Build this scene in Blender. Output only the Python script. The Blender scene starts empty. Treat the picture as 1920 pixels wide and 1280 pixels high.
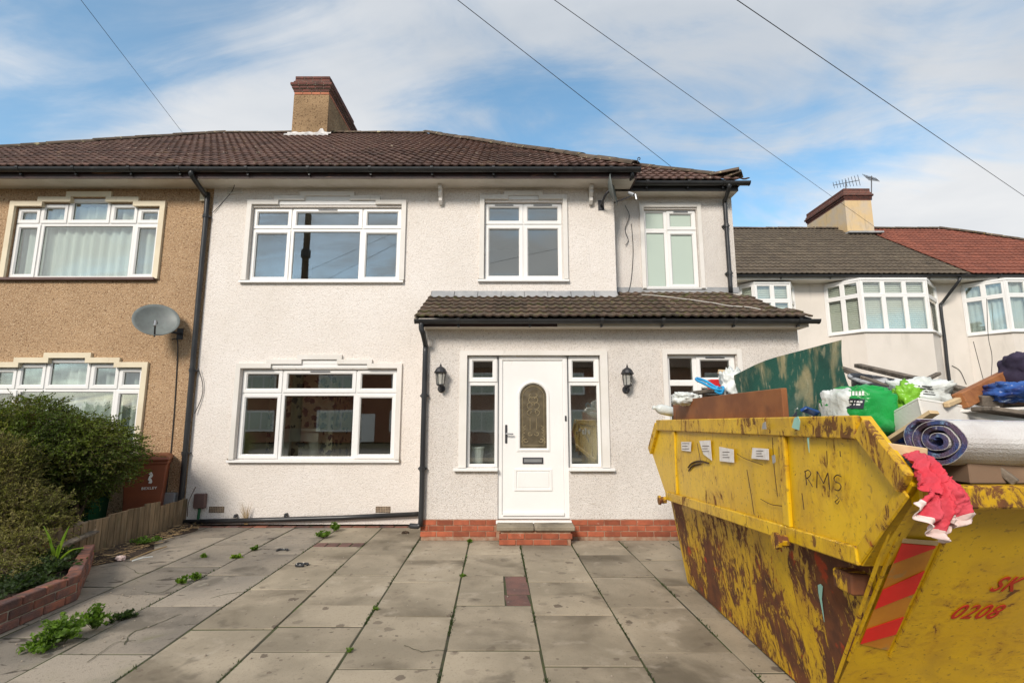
import bpy, bmesh, math, random
from mathutils import Vector, Matrix, noise
random.seed(7)
R = math.radians
scn = bpy.context.scene
COL = scn.collection
# ------------------------------------------------------------------ camera
TH = R(8.77); FPX = 960.0; ZC = 1.605
cam = bpy.data.cameras.new('camera'); camo = bpy.data.objects.new('camera', cam); COL.objects.link(camo)
cam.lens = 18.0; cam.sensor_width = 36.0; cam.clip_start = 0.05; cam.clip_end = 3000
camo.location = (0, 0, ZC); camo.rotation_euler = (R(90) + TH, 0, 0)
scn.camera = camo
# ------------------------------------------------------------------ world / sky
SUN_EL, SUN_AZ = R(33), R(203)          # azimuth clockwise from +Y: behind the camera, a little to its left
world = bpy.data.worlds.new('World'); scn.world = world; world.use_nodes = True
wt = world.node_tree; wt.nodes.clear()
def wn(t, **k):
    n = wt.nodes.new(t)
    for a, b in k.items(): setattr(n, a, b)
    return n
sky = wn('ShaderNodeTexSky', sky_type='NISHITA', sun_disc=False, sun_elevation=SUN_EL, sun_rotation=SUN_AZ, air_density=1.0, dust_density=0.3, ozone_density=3.0)
tc = wn('ShaderNodeTexCoord'); sep = wn('ShaderNodeSeparateXYZ'); wt.links.new(tc.outputs['Generated'], sep.inputs[0])
den = wn('ShaderNodeMath', operation='MAXIMUM'); den.inputs[1].default_value = 0.0; wt.links.new(sep.outputs[2], den.inputs[0])
dz = wn('ShaderNodeMath', operation='ADD'); dz.inputs[1].default_value = 0.28; wt.links.new(den.outputs[0], dz.inputs[0])
dx = wn('ShaderNodeMath', operation='DIVIDE'); wt.links.new(sep.outputs[0], dx.inputs[0]); wt.links.new(dz.outputs[0], dx.inputs[1])
dy = wn('ShaderNodeMath', operation='DIVIDE'); wt.links.new(sep.outputs[1], dy.inputs[0]); wt.links.new(dz.outputs[0], dy.inputs[1])
cv = wn('ShaderNodeCombineXYZ'); wt.links.new(dx.outputs[0], cv.inputs[0]); wt.links.new(dy.outputs[0], cv.inputs[1])
def cloud(scale, detail, loc, rot, scl, dist=0.6, rough=0.55):
    m = wn('ShaderNodeMapping'); m.inputs['Location'].default_value = loc; m.inputs['Rotation'].default_value = (0, 0, rot); m.inputs['Scale'].default_value = scl
    wt.links.new(cv.outputs[0], m.inputs[0])
    n = wn('ShaderNodeTexNoise'); n.inputs['Scale'].default_value = scale; n.inputs['Detail'].default_value = detail; n.inputs['Roughness'].default_value = rough; n.inputs['Distortion'].default_value = dist
    wt.links.new(m.outputs[0], n.inputs['Vector']); return n
c1 = cloud(0.95, 7, (0.261, 4.191, 0.0), R(25), (1.0, 1.25, 1), 0.35, 0.5)
c2 = cloud(2.9, 9, (8.49, 5.841, 0), R(35), (0.7, 1.7, 1), 0.8, 0.6)
mx = wn('ShaderNodeMix', data_type='FLOAT'); mx.inputs[0].default_value = 0.30
wt.links.new(c1.outputs[0], mx.inputs[2]); wt.links.new(c2.outputs[0], mx.inputs[3])
ramp = wn('ShaderNodeValToRGB'); ramp.color_ramp.interpolation = 'EASE'
ramp.color_ramp.elements[0].position = 0.37; ramp.color_ramp.elements[1].position = 0.53
ramp.color_ramp.elements[0].color = (0.15, 0.15, 0.15, 1)
wt.links.new(mx.outputs[0], ramp.inputs[0])
c3 = cloud(1.2, 7, (8.108, 1.019, 0), 0.2, (1, 1.2, 1), 0.3, 0.5)
r3 = wn('ShaderNodeValToRGB'); r3.color_ramp.elements[0].position = 0.36; r3.color_ramp.elements[1].position = 0.66
r3.color_ramp.elements[0].color = (3.9, 4.25, 4.7, 1); r3.color_ramp.elements[1].color = (6.0, 6.05, 6.1, 1)
wt.links.new(c3.outputs[0], r3.inputs[0])
mc = wn('ShaderNodeMix', data_type='RGBA')
hs = wn('ShaderNodeHueSaturation'); hs.inputs['Hue'].default_value = 0.482; hs.inputs['Saturation'].default_value = 1.12; hs.inputs['Value'].default_value = 1.5; wt.links.new(sky.outputs[0], hs.inputs['Color'])
wt.links.new(ramp.outputs[0], mc.inputs[0]); wt.links.new(hs.outputs[0], mc.inputs[6]); wt.links.new(r3.outputs[0], mc.inputs[7])
bg = wn('ShaderNodeBackground'); bg.inputs[1].default_value = 0.112
wo = wn('ShaderNodeOutputWorld'); wt.links.new(mc.outputs[2], bg.inputs[0]); wt.links.new(bg.outputs[0], wo.inputs[0])
# ------------------------------------------------------------------ sun
sl = bpy.data.lights.new('sun', 'SUN'); sl.energy = 2.9; sl.angle = R(16); sl.color = (1.0, 0.915, 0.815)
so = bpy.data.objects.new('sun', sl); COL.objects.link(so)
sdir = Vector((math.sin(SUN_AZ) * math.cos(SUN_EL), math.cos(SUN_AZ) * math.cos(SUN_EL), math.sin(SUN_EL)))
so.rotation_euler = (-sdir).to_track_quat('-Z', 'Y').to_euler(); so.location = (0, -10, 20)
scn.view_settings.view_transform = 'Standard'; scn.view_settings.look = 'None'
scn.view_settings.exposure = 0.40; scn.view_settings.gamma = 1.0; scn.view_settings.use_curve_mapping = False
try:
    scn.cycles.use_denoising = True; scn.cycles.max_bounces = 8; scn.cycles.transparent_max_bounces = 16
except Exception: pass
# ------------------------------------------------------------------ survey helpers: the photograph's sight lines cut with real planes
CT, ST = math.cos(TH), math.sin(TH)
def ray(px, py):
    u = (px - 960) / FPX; v = (640 - py) / FPX
    return Vector((u, CT - v * ST, ST + v * CT))
def at(px, py, Y):
    d = ray(px, py); t = Y / d.y
    return Vector((d.x * t, Y, ZC + d.z * t))
def gr(px, py, z=0.0):
    d = ray(px, py); t = (z - ZC) / d.z
    return Vector((d.x * t, d.y * t, z))
def hit(px, py, p0, n):
    d = ray(px, py); c = Vector((0, 0, ZC)); t = (p0 - c).dot(n) / d.dot(n)
    return c + d * t
def zp(py, Y): return at(960, py, Y).z
def xp(px, py, Y): return at(px, py, Y).x
# ------------------------------------------------------------------ materials
def S(r, g, b):
    f = lambda c: (c / 255 / 12.92) if c / 255 <= 0.04045 else ((c / 255 + 0.055) / 1.055) ** 2.4
    return (f(r), f(g), f(b))
def c4(c): return (c[0], c[1], c[2], 1)
class NT:
    def __init__(s, name):
        s.m = bpy.data.materials.new(name); s.m.use_nodes = True; s.t = s.m.node_tree
        s.b = s.t.nodes['Principled BSDF']; s.tc = s.n('ShaderNodeTexCoord')
    def n(s, ty, **k):
        n = s.t.nodes.new(ty)
        for a, b in k.items(): setattr(n, a, b)
        return n
    def l(s, a, b): s.t.links.new(a, b)
    def vec(s, stretch=(1, 1, 1), rnd=True):
        m = s.n('ShaderNodeMapping'); m.inputs['Scale'].default_value = stretch
        s.l(s.tc.outputs['Object'], m.inputs[0])
        if rnd:
            oi = s.n('ShaderNodeObjectInfo'); mu = s.n('ShaderNodeMath', operation='MULTIPLY'); mu.inputs[1].default_value = 37.0
            s.l(oi.outputs['Random'], mu.inputs[0])
            cx = s.n('ShaderNodeCombineXYZ')
            for i in range(3): s.l(mu.outputs[0], cx.inputs[i])
            s.l(cx.outputs[0], m.inputs['Location'])
        return m.outputs[0]
    def noise(s, scale, detail=5, stretch=(1, 1, 1), dist=0.0, rnd=True, rough=0.55):
        n = s.n('ShaderNodeTexNoise'); n.inputs['Scale'].default_value = scale; n.inputs['Detail'].default_value = detail
        n.inputs['Distortion'].default_value = dist; n.inputs['Roughness'].default_value = rough
        s.l(s.vec(stretch, rnd), n.inputs['Vector']); return n.outputs[0]
    def ramp(s, v, lo, hi, inv=False):
        r = s.n('ShaderNodeMapRange'); r.interpolation_type = 'SMOOTHSTEP'
        r.inputs[1].default_value = lo; r.inputs[2].default_value = hi
        if inv: r.inputs[3].default_value = 1; r.inputs[4].default_value = 0
        s.l(v, r.inputs[0]); return r.outputs[0]
    def mix(s, f, a, b):
        m = s.n('ShaderNodeMix', data_type='RGBA')
        if isinstance(f, (int, float)): m.inputs[0].default_value = f
        else: s.l(f, m.inputs[0])
        for i, c in ((6, a), (7, b)):
            if isinstance(c, tuple): m.inputs[i].default_value = c4(c)
            else: s.l(c, m.inputs[i])
        return m.outputs[2]
    def math(s, op, a, b=None):
        m = s.n('ShaderNodeMath', operation=op)
        for i, c in ((0, a), (1, b)):
            if c is None: continue
            if isinstance(c, (int, float)): m.inputs[i].default_value = c
            else: s.l(c, m.inputs[i])
        return m.outputs[0]
    def scale(s, col, f):
        m = s.n('ShaderNodeVectorMath', operation='SCALE'); s.l(col, m.inputs[0])
        if isinstance(f, (int, float)): m.inputs['Scale'].default_value = f
        else: s.l(f, m.inputs['Scale'])
        return m.outputs[0]
    def bump(s, h, strength, dist=0.01):
        b = s.n('ShaderNodeBump'); b.inputs['Strength'].default_value = strength; b.inputs['Distance'].default_value = dist
        s.l(h, b.inputs['Height']); s.l(b.outputs[0], s.b.inputs['Normal'])
def mat(name, col, col2=None, sc=4, lo=0.35, hi=0.65, rough=0.7, layers=(), bump=0, bsc=60, bdist=0.01, rand=0.0, island=0.0, spec=0.4, metal=0.0, st=(1, 1, 1), rnd=True, trans=0, rvar=0.0):
    t = NT(name)
    if col2 is None: col2 = tuple(c * 0.85 for c in col)
    c = t.mix(t.ramp(t.noise(sc, 6, st, rnd=rnd), lo, hi), col, col2)
    for L in layers:      # (colour, noise scale, lo, hi, stretch, strength); 'V' first = round spots of uneven size
        if L[0] == 'V':
            v = t.n('ShaderNodeTexVoronoi'); v.inputs['Scale'].default_value = L[2]; nz = t.n('ShaderNodeVectorMath', operation='ADD'); nn = t.n('ShaderNodeTexNoise'); nn.inputs['Scale'].default_value = L[2] * 2.5; nn.inputs['Detail'].default_value = 2
            s3 = t.n('ShaderNodeVectorMath', operation='SCALE'); s3.inputs['Scale'].default_value = 0.5 / L[2]; vv = t.vec((1, 1, 1), rnd); t.l(vv, nn.inputs['Vector']); t.l(nn.outputs['Color'], s3.inputs[0]); t.l(vv, nz.inputs[0]); t.l(s3.outputs[0], nz.inputs[1]); t.l(nz.outputs[0], v.inputs['Vector'])
            sp = t.n('ShaderNodeSeparateColor'); t.l(v.outputs['Color'], sp.inputs[0])
            rad = t.math('MULTIPLY', t.math('POWER', sp.outputs[0], 3.0), L[3])
            f = t.ramp(t.math('SUBTRACT', v.outputs['Distance'], rad), -0.06, 0.03, True)
            c = t.mix(t.math('MULTIPLY', t.math('MULTIPLY', f, sp.outputs[1]), L[4]), c, L[1]); continue
        f = t.ramp(t.noise(L[1], 7, L[4] if len(L) > 4 else (1, 1, 1), 0.4, rnd=rnd), L[2], L[3])
        if len(L) > 5: f = t.math('MULTIPLY', f, L[5])
        c = t.mix(f, c, L[0])
    if rand:
        oi = t.n('ShaderNodeObjectInfo'); c = t.scale(c, t.math('ADD', t.math('MULTIPLY', oi.outputs['Random'], 2 * rand), 1 - rand))
    if island:
        g = t.n('ShaderNodeNewGeometry'); c = t.scale(c, t.math('ADD', t.math('MULTIPLY', g.outputs['Random Per Island'], 2 * island), 1 - island))
    t.l(c, t.b.inputs['Base Color'])
    t.b.inputs['Roughness'].default_value = rough; t.b.inputs['Specular IOR Level'].default_value = spec; t.b.inputs['Metallic'].default_value = metal
    if rvar:
        t.l(t.math('ADD', t.math('MULTIPLY', t.noise(sc * 2.3, 5, st, rnd=rnd), rvar), rough - rvar / 2), t.b.inputs['Roughness'])
    if bump: t.bump(t.noise(bsc, 4, st, rnd=rnd), bump, bdist)
    return t.m
M = {}
def dash(name, col, col2, speck, gs, bump, grime, extra=None):
    """pebbledash / roughcast render: stony relief, fine specks, rain grime"""
    t = NT(name)
    c = t.mix(t.ramp(t.noise(1.1, 6), 0.3, 0.7), col, col2)
    v = t.n('ShaderNodeTexVoronoi'); v.inputs['Scale'].default_value = gs; t.l(t.vec(), v.inputs['Vector'])
    nz = t.noise(gs * 0.8, 3)
    c = t.mix(t.math('MULTIPLY', t.ramp(nz, 0.53, 0.68), 0.75), c, speck)
    g = t.ramp(t.noise(1.7, 7, (1.5, 1.5, 0.7)), 0.58, 0.85)
    c = t.mix(t.math('MULTIPLY', g, grime), c, tuple(a * 0.55 for a in col))
    dr = t.math('MULTIPLY', t.ramp(t.noise(5.5, 5, (1.6, 1.6, 0.09)), 0.60, 0.78), t.ramp(t.noise(0.9, 3), 0.45, 0.65))
    c = t.mix(t.math('MULTIPLY', dr, grime * 1.1), c, tuple(a * 0.5 for a in col))
    if extra: c = t.mix(t.math('MULTIPLY', t.ramp(t.noise(gs * 1.3, 2), 0.55, 0.66), 0.7), c, extra)
    t.l(c, t.b.inputs['Base Color']); t.b.inputs['Roughness'].default_value = 0.92; t.b.inputs['Specular IOR Level'].default_value = 0.2
    h = t.math('ADD', t.math('MULTIPLY', v.outputs['Distance'], -0.8), t.math('MULTIPLY', t.noise(gs * 0.55, 3), 1.2))
    t.bump(h, bump, 0.012)
    return t.m
M['render'] = dash('white_roughcast', (0.83, 0.775, 0.725), (0.78, 0.72, 0.66), (0.56, 0.50, 0.44), 85, 0.8, 0.30)
M['render2'] = dash('grey_roughcast', (0.79, 0.74, 0.69), (0.72, 0.665, 0.61), (0.36, 0.31, 0.26), 110, 0.9, 0.35)
M['brown'] = dash('tan_pebbledash', (0.44, 0.29, 0.168), (0.37, 0.24, 0.138), (0.14, 0.07, 0.035), 58, 1.0, 0.3, (0.70, 0.54, 0.37))
M['chimdash'] = dash('chimney_dash', (0.36, 0.24, 0.135), (0.22, 0.145, 0.08), (0.08, 0.045, 0.022), 26, 1.0, 1.0)
M['smooth'] = mat('cream_smooth_render', (0.68, 0.625, 0.565), (0.62, 0.57, 0.51), 0.9, rough=0.85, layers=(((0.40, 0.37, 0.33), 1.6, 0.55, 0.8, (2, 2, 0.4), 0.5),), bump=0.15, bsc=45)
M['chimcream'] = mat('chimney_cream', (0.60, 0.44, 0.24), (0.52, 0.43, 0.32), 2.2, rough=0.85, layers=(((0.38, 0.30, 0.2), 3, 0.55, 0.75, (3, 3, 0.4), 0.7),))
M['upvc'] = mat('white_upvc', (0.80, 0.79, 0.77), (0.76, 0.75, 0.73), 1.5, rough=0.35, layers=(((0.55, 0.52, 0.47), 5, 0.62, 0.8, (2, 2, 0.6), 0.35),), spec=0.5)
M['trim'] = mat('white_painted_trim', (0.72, 0.69, 0.65), (0.66, 0.63, 0.58), 2, rough=0.6, layers=(((0.45, 0.42, 0.38), 6, 0.6, 0.8, (3, 3, 0.5), 0.5),), bump=0.1, bsc=50)
M['creamtrim'] = mat('cream_painted_trim', (0.70, 0.62, 0.46), (0.64, 0.55, 0.40), 2, rough=0.6, layers=(((0.45, 0.38, 0.27), 6, 0.6, 0.8, (3, 3, 0.5), 0.4),))
M['soffit'] = mat('soffit_paint', (0.66, 0.62, 0.56), (0.58, 0.54, 0.47), 2, rough=0.6, layers=(((0.34, 0.28, 0.22), 5, 0.62, 0.78, (0.5, 3, 3), 0.6),))
M['black'] = mat('black_plastic', (0.022, 0.023, 0.025), (0.032, 0.033, 0.035), 3, rough=0.35, layers=(((0.10, 0.10, 0.095), 5, 0.6, 0.8, (1, 1, 1), 0.5),), rvar=0.2)
M['fascia'] = mat('dark_stained_fascia', (0.055, 0.025, 0.022), (0.03, 0.018, 0.016), 3, rough=0.55, layers=(((0.30, 0.16, 0.10), 4, 0.63, 0.72, (0.4, 4, 4), 0.8),))
M['blackfascia'] = mat('black_fascia', (0.03, 0.028, 0.027), None, 3, rough=0.5)
M['tile'] = mat('brown_concrete_tile', (0.115, 0.062, 0.046), (0.075, 0.043, 0.034), 6, rough=0.9, layers=(((0.46, 0.42, 0.32), 15, 0.655, 0.70, (1, 1, 1), 0.9), ((0.20, 0.14, 0.07), 4, 0.58, 0.75, (1, 1, 1), 0.5)), bump=0.4, bsc=90, rand=0.34)
M['mosstile'] = mat('mossy_brown_tile', (0.105, 0.066, 0.045), (0.06, 0.045, 0.032), 7, rough=0.95, layers=(((0.085, 0.085, 0.025), 9, 0.52, 0.66, (1, 1, 1), 0.8), ((0.40, 0.38, 0.31), 30, 0.64, 0.70, (1, 1, 1), 0.7)), bump=0.7, bsc=70, rand=0.25)
M['greytile'] = mat('grey_brown_tile', (0.115, 0.088, 0.06), (0.085, 0.066, 0.048), 5, rough=0.9, layers=(((0.2, 0.17, 0.11), 3, 0.55, 0.75, (1, 1, 1), 0.5),), bump=0.3, rand=0.15)
M['redtile'] = mat('red_tile', (0.235, 0.075, 0.045), (0.175, 0.058, 0.038), 5, rough=0.85, layers=(((0.3, 0.14, 0.09), 3, 0.58, 0.75, (1, 1, 1), 0.4),), bump=0.3, rand=0.14)
M['deck'] = mat('roof_underlay', (0.03, 0.022, 0.018), None, 3)
M['ridge'] = mat('ridge_tile', (0.12, 0.085, 0.06), (0.07, 0.055, 0.04), 6, rough=0.95, layers=(((0.42, 0.36, 0.20), 9, 0.60, 0.68, (1, 1, 1), 0.8), ((0.35, 0.24, 0.03), 6, 0.66, 0.72, (1, 1, 1), 0.7)), bump=0.5, rand=0.2)
M['mortar'] = mat('mortar', (0.34, 0.29, 0.23), (0.26, 0.22, 0.17), 12, rough=0.95, bump=0.5)
M['lead'] = mat('lead_flashing', (0.26, 0.27, 0.28), (0.36, 0.36, 0.36), 4, rough=0.6, bump=0.3, bsc=15)
M['whiteflash'] = mat('white_flashing', (0.62, 0.60, 0.58), (0.42, 0.41, 0.40), 6, rough=0.7, bump=0.5, bsc=14)
M['brick'] = mat('orange_red_brick', (0.37, 0.10, 0.048), (0.27, 0.075, 0.038), 9, rough=0.85, layers=(((0.52, 0.42, 0.34), 14, 0.66, 0.76, (1, 1, 1), 0.5),), bump=0.35, bsc=110, rand=0.26)
M['brickjoint'] = mat('brick_joint', (0.30, 0.15, 0.09), (0.38, 0.27, 0.19), 10, rough=0.95, bump=0.4)
M['oldbrick'] = mat('weathered_brick', (0.24, 0.09, 0.056), (0.10, 0.06, 0.055), 5, rough=0.9, layers=(((0.40, 0.28, 0.2), 11, 0.62, 0.74, (1, 1, 1), 0.55), ((0.09, 0.10, 0.025), 6, 0.64, 0.74, (1, 1, 1), 0.6)), bump=0.6, bsc=70, rand=0.3)
M['chimbrick'] = mat('chimney_brick', (0.15, 0.055, 0.042), (0.09, 0.045, 0.038), 7, rough=0.9, layers=(((0.26, 0.12, 0.08), 9, 0.6, 0.7, (1, 1, 1), 0.6),), bump=0.5, rand=0.25)
M['orangebrick'] = mat('fresh_orange_brick', (0.45, 0.15, 0.07), None, 7, rand=0.2)
M['slab'] = mat('concrete_slab', (0.355, 0.300, 0.222), (0.25, 0.212, 0.155), 1.5, rough=0.9, layers=(
    ((0.125, 0.103, 0.072), 1.3, 0.48, 0.70, (1, 1, 1), 0.8), ((0.09, 0.075, 0.055), 2.6, 0.62, 0.74, (1, 1, 1), 0.6), ((0.44, 0.38, 0.30), 3.3, 0.58, 0.72, (1, 1, 1), 0.45), ('V', (0.115, 0.09, 0.068), 8.0, 0.38, 0.95), ('V', (0.13, 0.10, 0.075), 17.0, 0.34, 0.8), ((0.52, 0.47, 0.40), 30, 0.70, 0.75, (1, 1, 1), 0.6), ((0.19, 0.15, 0.11), 60, 0.55, 0.68, (1, 1, 1), 0.45)),
    bump=0.3, bsc=150, rand=0.17, spec=0.25)
M['oldslab'] = mat('weathered_concrete_slab', (0.30, 0.258, 0.205), (0.205, 0.18, 0.148), 1.5, rough=0.9, layers=(
    ((0.10, 0.088, 0.07), 2.0, 0.55, 0.74, (1, 1, 1), 0.7), ((0.055, 0.045, 0.036), 6, 0.63, 0.68, (0.6, 1.4, 1), 0.85), ('V', (0.09, 0.075, 0.06), 9.0, 0.4, 0.9), ((0.15, 0.15, 0.06), 2.5, 0.60, 0.8, (1, 1, 1), 0.4), ((0.40, 0.36, 0.29), 4.0, 0.62, 0.72, (1, 1, 1), 0.4), ((0.12, 0.1, 0.08), 50, 0.55, 0.68, (1, 1, 1), 0.5)), bump=0.4, bsc=110, rand=0.17, spec=0.25)
M['redslab'] = mat('red_paver', (0.17, 0.085, 0.07), (0.12, 0.07, 0.06), 7, rough=0.9, layers=(((0.3, 0.25, 0.2), 18, 0.66, 0.72),), bump=0.5, rand=0.15)
M['joint'] = mat('mossy_joint', (0.045, 0.042, 0.028), (0.06, 0.07, 0.025), 5, rough=1, layers=(((0.07, 0.11, 0.02), 3, 0.6, 0.7),), bump=0.6)
M['soil'] = mat('dark_soil', (0.075, 0.048, 0.03), (0.04, 0.028, 0.02), 8, rough=1, layers=(((0.22, 0.15, 0.09), 25, 0.62, 0.7),), bump=1.0, bsc=45, bdist=0.03)
M['ground'] = mat('ground_earth', (0.12, 0.115, 0.06), (0.09, 0.075, 0.05), 1.5, rough=1, bump=0.5)
M['asphalt'] = mat('asphalt', (0.055, 0.055, 0.055), (0.045, 0.045, 0.046), 2, rough=0.9, bump=0.4, bsc=120)
M['wood'] = mat('weathered_fence_wood', (0.24, 0.17, 0.10), (0.15, 0.11, 0.065), 5, rough=0.9, layers=(((0.33, 0.27, 0.19), 6, 0.55, 0.72, (4, 4, 0.5), 0.5), ((0.10, 0.11, 0.04), 4, 0.6, 0.75, (1, 1, 1), 0.5)), bump=0.6, bsc=30, st=(5, 5, 0.7), rand=0.25)
M['brownboard'] = mat('brown_veneer_board', (0.27, 0.10, 0.032), (0.18, 0.062, 0.022), 4, rough=0.6, layers=(((0.09, 0.04, 0.02), 5, 0.58, 0.76, (1, 1, 1), 0.6),), bump=0.15, bsc=80)
M['beam'] = mat('brown_timber', (0.36, 0.145, 0.05), (0.27, 0.10, 0.036), 5, rough=0.7, st=(1, 6, 6), layers=(((0.14, 0.06, 0.03), 14, 0.6, 0.7, (0.4, 4, 4), 0.5),), bump=0.3)
M['greywood'] = mat('dirty_grey_timber', (0.19, 0.155, 0.12), (0.085, 0.07, 0.055), 9, rough=0.9, layers=(((0.34, 0.29, 0.22), 10, 0.58, 0.7, (0.4, 4, 4), 0.6),), bump=0.7, bsc=35, rand=0.2)
M['palewood'] = mat('pale_timber', (0.62, 0.47, 0.28), (0.52, 0.37, 0.2), 8, rough=0.8, bump=0.2)
M['greenboard'] = mat('worn_green_board', (0.012, 0.075, 0.052), (0.01, 0.05, 0.036), 3, rough=0.6, layers=(((0.30, 0.25, 0.13), 3.4, 0.50, 0.66, (2.2, 2.2, 0.9), 0.8), ((0.36, 0.32, 0.2), 13, 0.55, 0.70, (2.4, 2.4, 0.6), 0.6), ((0.07, 0.13, 0.10), 3, 0.5, 0.7, (1, 1, 1), 0.4)), bump=0.3, bsc=70)
M['cardboard'] = mat('cardboard', (0.27, 0.18, 0.115), (0.2, 0.13, 0.085), 3, rough=0.9)
M['whitebox'] = mat('white_board', (0.78, 0.76, 0.71), (0.68, 0.65, 0.60), 3, rough=0.7, layers=(((0.45, 0.40, 0.33), 5, 0.62, 0.78, (1, 1, 1), 0.5),), bump=0.15)
M['carpetback'] = mat('carpet_backing', (0.62, 0.60, 0.58), (0.52, 0.49, 0.47), 6, rough=0.95, layers=(((0.45, 0.20, 0.17), 9, 0.70, 0.76, (1, 1, 1), 0.6),), bump=0.6, bsc=160)
M['carpetpile'] = mat('blue_carpet_pile', (0.05, 0.085, 0.24), (0.15, 0.10, 0.16), 14, rough=1, layers=(((0.22, 0.36, 0.55), 12, 0.58, 0.66), ((0.45, 0.43, 0.45), 20, 0.64, 0.70), ((0.04, 0.02, 0.03), 8, 0.58, 0.66)), bump=0.8, bsc=130)
M['redcloth'] = mat('red_cloth', (0.62, 0.04, 0.06), (0.55, 0.06, 0.085), 9, rough=0.75, layers=(((0.60, 0.16, 0.18), 7, 0.56, 0.76, (1, 1, 1), 0.5),), bump=0.7, bsc=28, bdist=0.012)
M['whitecloth'] = mat('pale_pink_hem', (0.74, 0.60, 0.56), (0.66, 0.50, 0.46), 8, rough=0.8, bump=0.2)
M['greenbag'] = mat('green_plastic_bag', (0.010, 0.30, 0.055), (0.008, 0.22, 0.04), 5, rough=0.32, layers=(((0.05, 0.4, 0.13), 8, 0.6, 0.7, (1, 1, 1), 0.5),), bump=0.8, bsc=9, bdist=0.02)
M['limebag'] = mat('lime_plastic_bag', (0.20, 0.46, 0.03), (0.14, 0.36, 0.02), 9, rough=0.35, bump=0.8, bsc=12, bdist=0.02)
M['whitebag'] = mat('white_plastic_bag', (0.70, 0.72, 0.70), (0.55, 0.58, 0.55), 6, rough=0.35, layers=(((0.35, 0.48, 0.30), 5, 0.62, 0.72, (1, 1, 1), 0.4),), bump=0.9, bsc=11, bdist=0.02)
M['bluebag'] = mat('navy_plastic_bag', (0.012, 0.02, 0.12), (0.03, 0.10, 0.34), 7, rough=0.3, layers=(((0.35, 0.45, 0.55), 9, 0.63, 0.7),), bump=0.8, bsc=12, bdist=0.02)
M['purple'] = mat('dark_purple_fabric', (0.025, 0.018, 0.04), (0.04, 0.028, 0.06), 9, rough=0.85, bump=0.6, bsc=30)
M['label'] = mat('dark_label', (0.03, 0.035, 0.05), None, 5, rough=0.4)
M['print'] = mat('white_print', (0.75, 0.75, 0.72), None, 5, rough=0.5)
M['blackprint'] = mat('black_print', (0.03, 0.03, 0.03), None, 5, rough=0.5)
M['tub'] = mat('paint_smeared_black_tub', (0.018, 0.019, 0.022), (0.03, 0.03, 0.035), 4, rough=0.5, layers=(((0.52, 0.54, 0.56), 5.0, 0.50, 0.60, (1, 1, 2), 0.85),), bump=0.3)
M['bluerope'] = mat('blue_hose', (0.02, 0.33, 0.62), (0.02, 0.25, 0.52), 8, rough=0.4)
M['redplastic'] = mat('red_plastic', (0.55, 0.02, 0.025), None, 5, rough=0.4)
M['rubbish'] = mat('mixed_rubbish', (0.11, 0.10, 0.09), (0.25, 0.22, 0.18), 12, rough=0.9, layers=(((0.03, 0.03, 0.03), 9, 0.5, 0.6), ((0.5, 0.48, 0.45), 16, 0.62, 0.66), ((0.05, 0.14, 0.2), 11, 0.66, 0.7)), bump=1.0, bsc=22, bdist=0.04)
M['paper'] = mat('white_paper', (0.74, 0.71, 0.68), (0.66, 0.62, 0.58), 20, rough=0.8, layers=(((0.45, 0.33, 0.18), 22, 0.64, 0.72, (1, 1, 1), 0.6),))
M['teal'] = mat('pale_teal_paint', (0.30, 0.55, 0.46), (0.25, 0.48, 0.42), 12, rough=0.5)
M['greypaint'] = mat('grey_scrape', (0.33, 0.33, 0.32), None, 12, rough=0.5)
M['ink'] = mat('rust_marker', (0.06, 0.028, 0.01), None, 12, rough=0.7)
M['hazred'] = mat('reflective_red', (0.80, 0.012, 0.012), (0.72, 0.01, 0.01), 8, rough=0.35, layers=(((0.5, 0.3, 0.2), 18, 0.68, 0.73),))
M['hazorange'] = mat('reflective_orange', (0.60, 0.24, 0.015), (0.52, 0.19, 0.012), 6, rough=0.35, layers=(((0.35, 0.22, 0.08), 10, 0.62, 0.72),))
M['redpaint'] = mat('stencil_red', (0.50, 0.018, 0.008), (0.40, 0.03, 0.008), 16, rough=0.6)
M['brownbin'] = mat('brown_bin_plastic', (0.22, 0.062, 0.026), (0.18, 0.052, 0.024), 3, rough=0.45, bump=0.05)
M['greenbin'] = mat('green_bin_plastic', (0.012, 0.11, 0.045), (0.01, 0.08, 0.035), 3, rough=0.45)
M['dish'] = mat('grey_dish', (0.17, 0.19, 0.18), (0.14, 0.155, 0.15), 6, rough=0.5, layers=(((0.09, 0.09, 0.085), 8, 0.6, 0.75, (1, 1, 1), 0.5),))
M['steel'] = mat('galvanised_steel', (0.36, 0.37, 0.38), None, 6, rough=0.4, metal=0.7)
M['darksteel'] = mat('dark_bracket', (0.05, 0.05, 0.055), None, 6, rough=0.5, metal=0.3)
M['lantern'] = mat('black_lantern_metal', (0.025, 0.026, 0.03), (0.05, 0.05, 0.055), 12, rough=0.45, metal=0.2)
M['vent'] = mat('clay_air_brick', (0.38, 0.29, 0.20), (0.26, 0.19, 0.13), 10, rough=0.9)
M['holeshade'] = mat('painted_hole_shade', (0.02, 0.018, 0.016), None, 5)  # near-black colour painting the shade inside the air brick holes
M['brownbox'] = mat('brown_meter_box', (0.14, 0.085, 0.075), None, 5, rough=0.6)
M['wire'] = mat('black_cable', (0.03, 0.03, 0.032), None, 5, rough=0.6)
M['whitewire'] = mat('white_cable', (0.6, 0.57, 0.52), None, 5, rough=0.6)
M['room'] = mat('room_wall_paint', (0.62, 0.60, 0.56), (0.58, 0.56, 0.52), 1, rough=0.9)
M['beige'] = mat('beige_room_wall', (0.55, 0.46, 0.31), (0.5, 0.42, 0.28), 1, rough=0.9)
M['floorint'] = mat('room_floor', (0.22, 0.15, 0.09), None, 2, rough=0.6)
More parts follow.
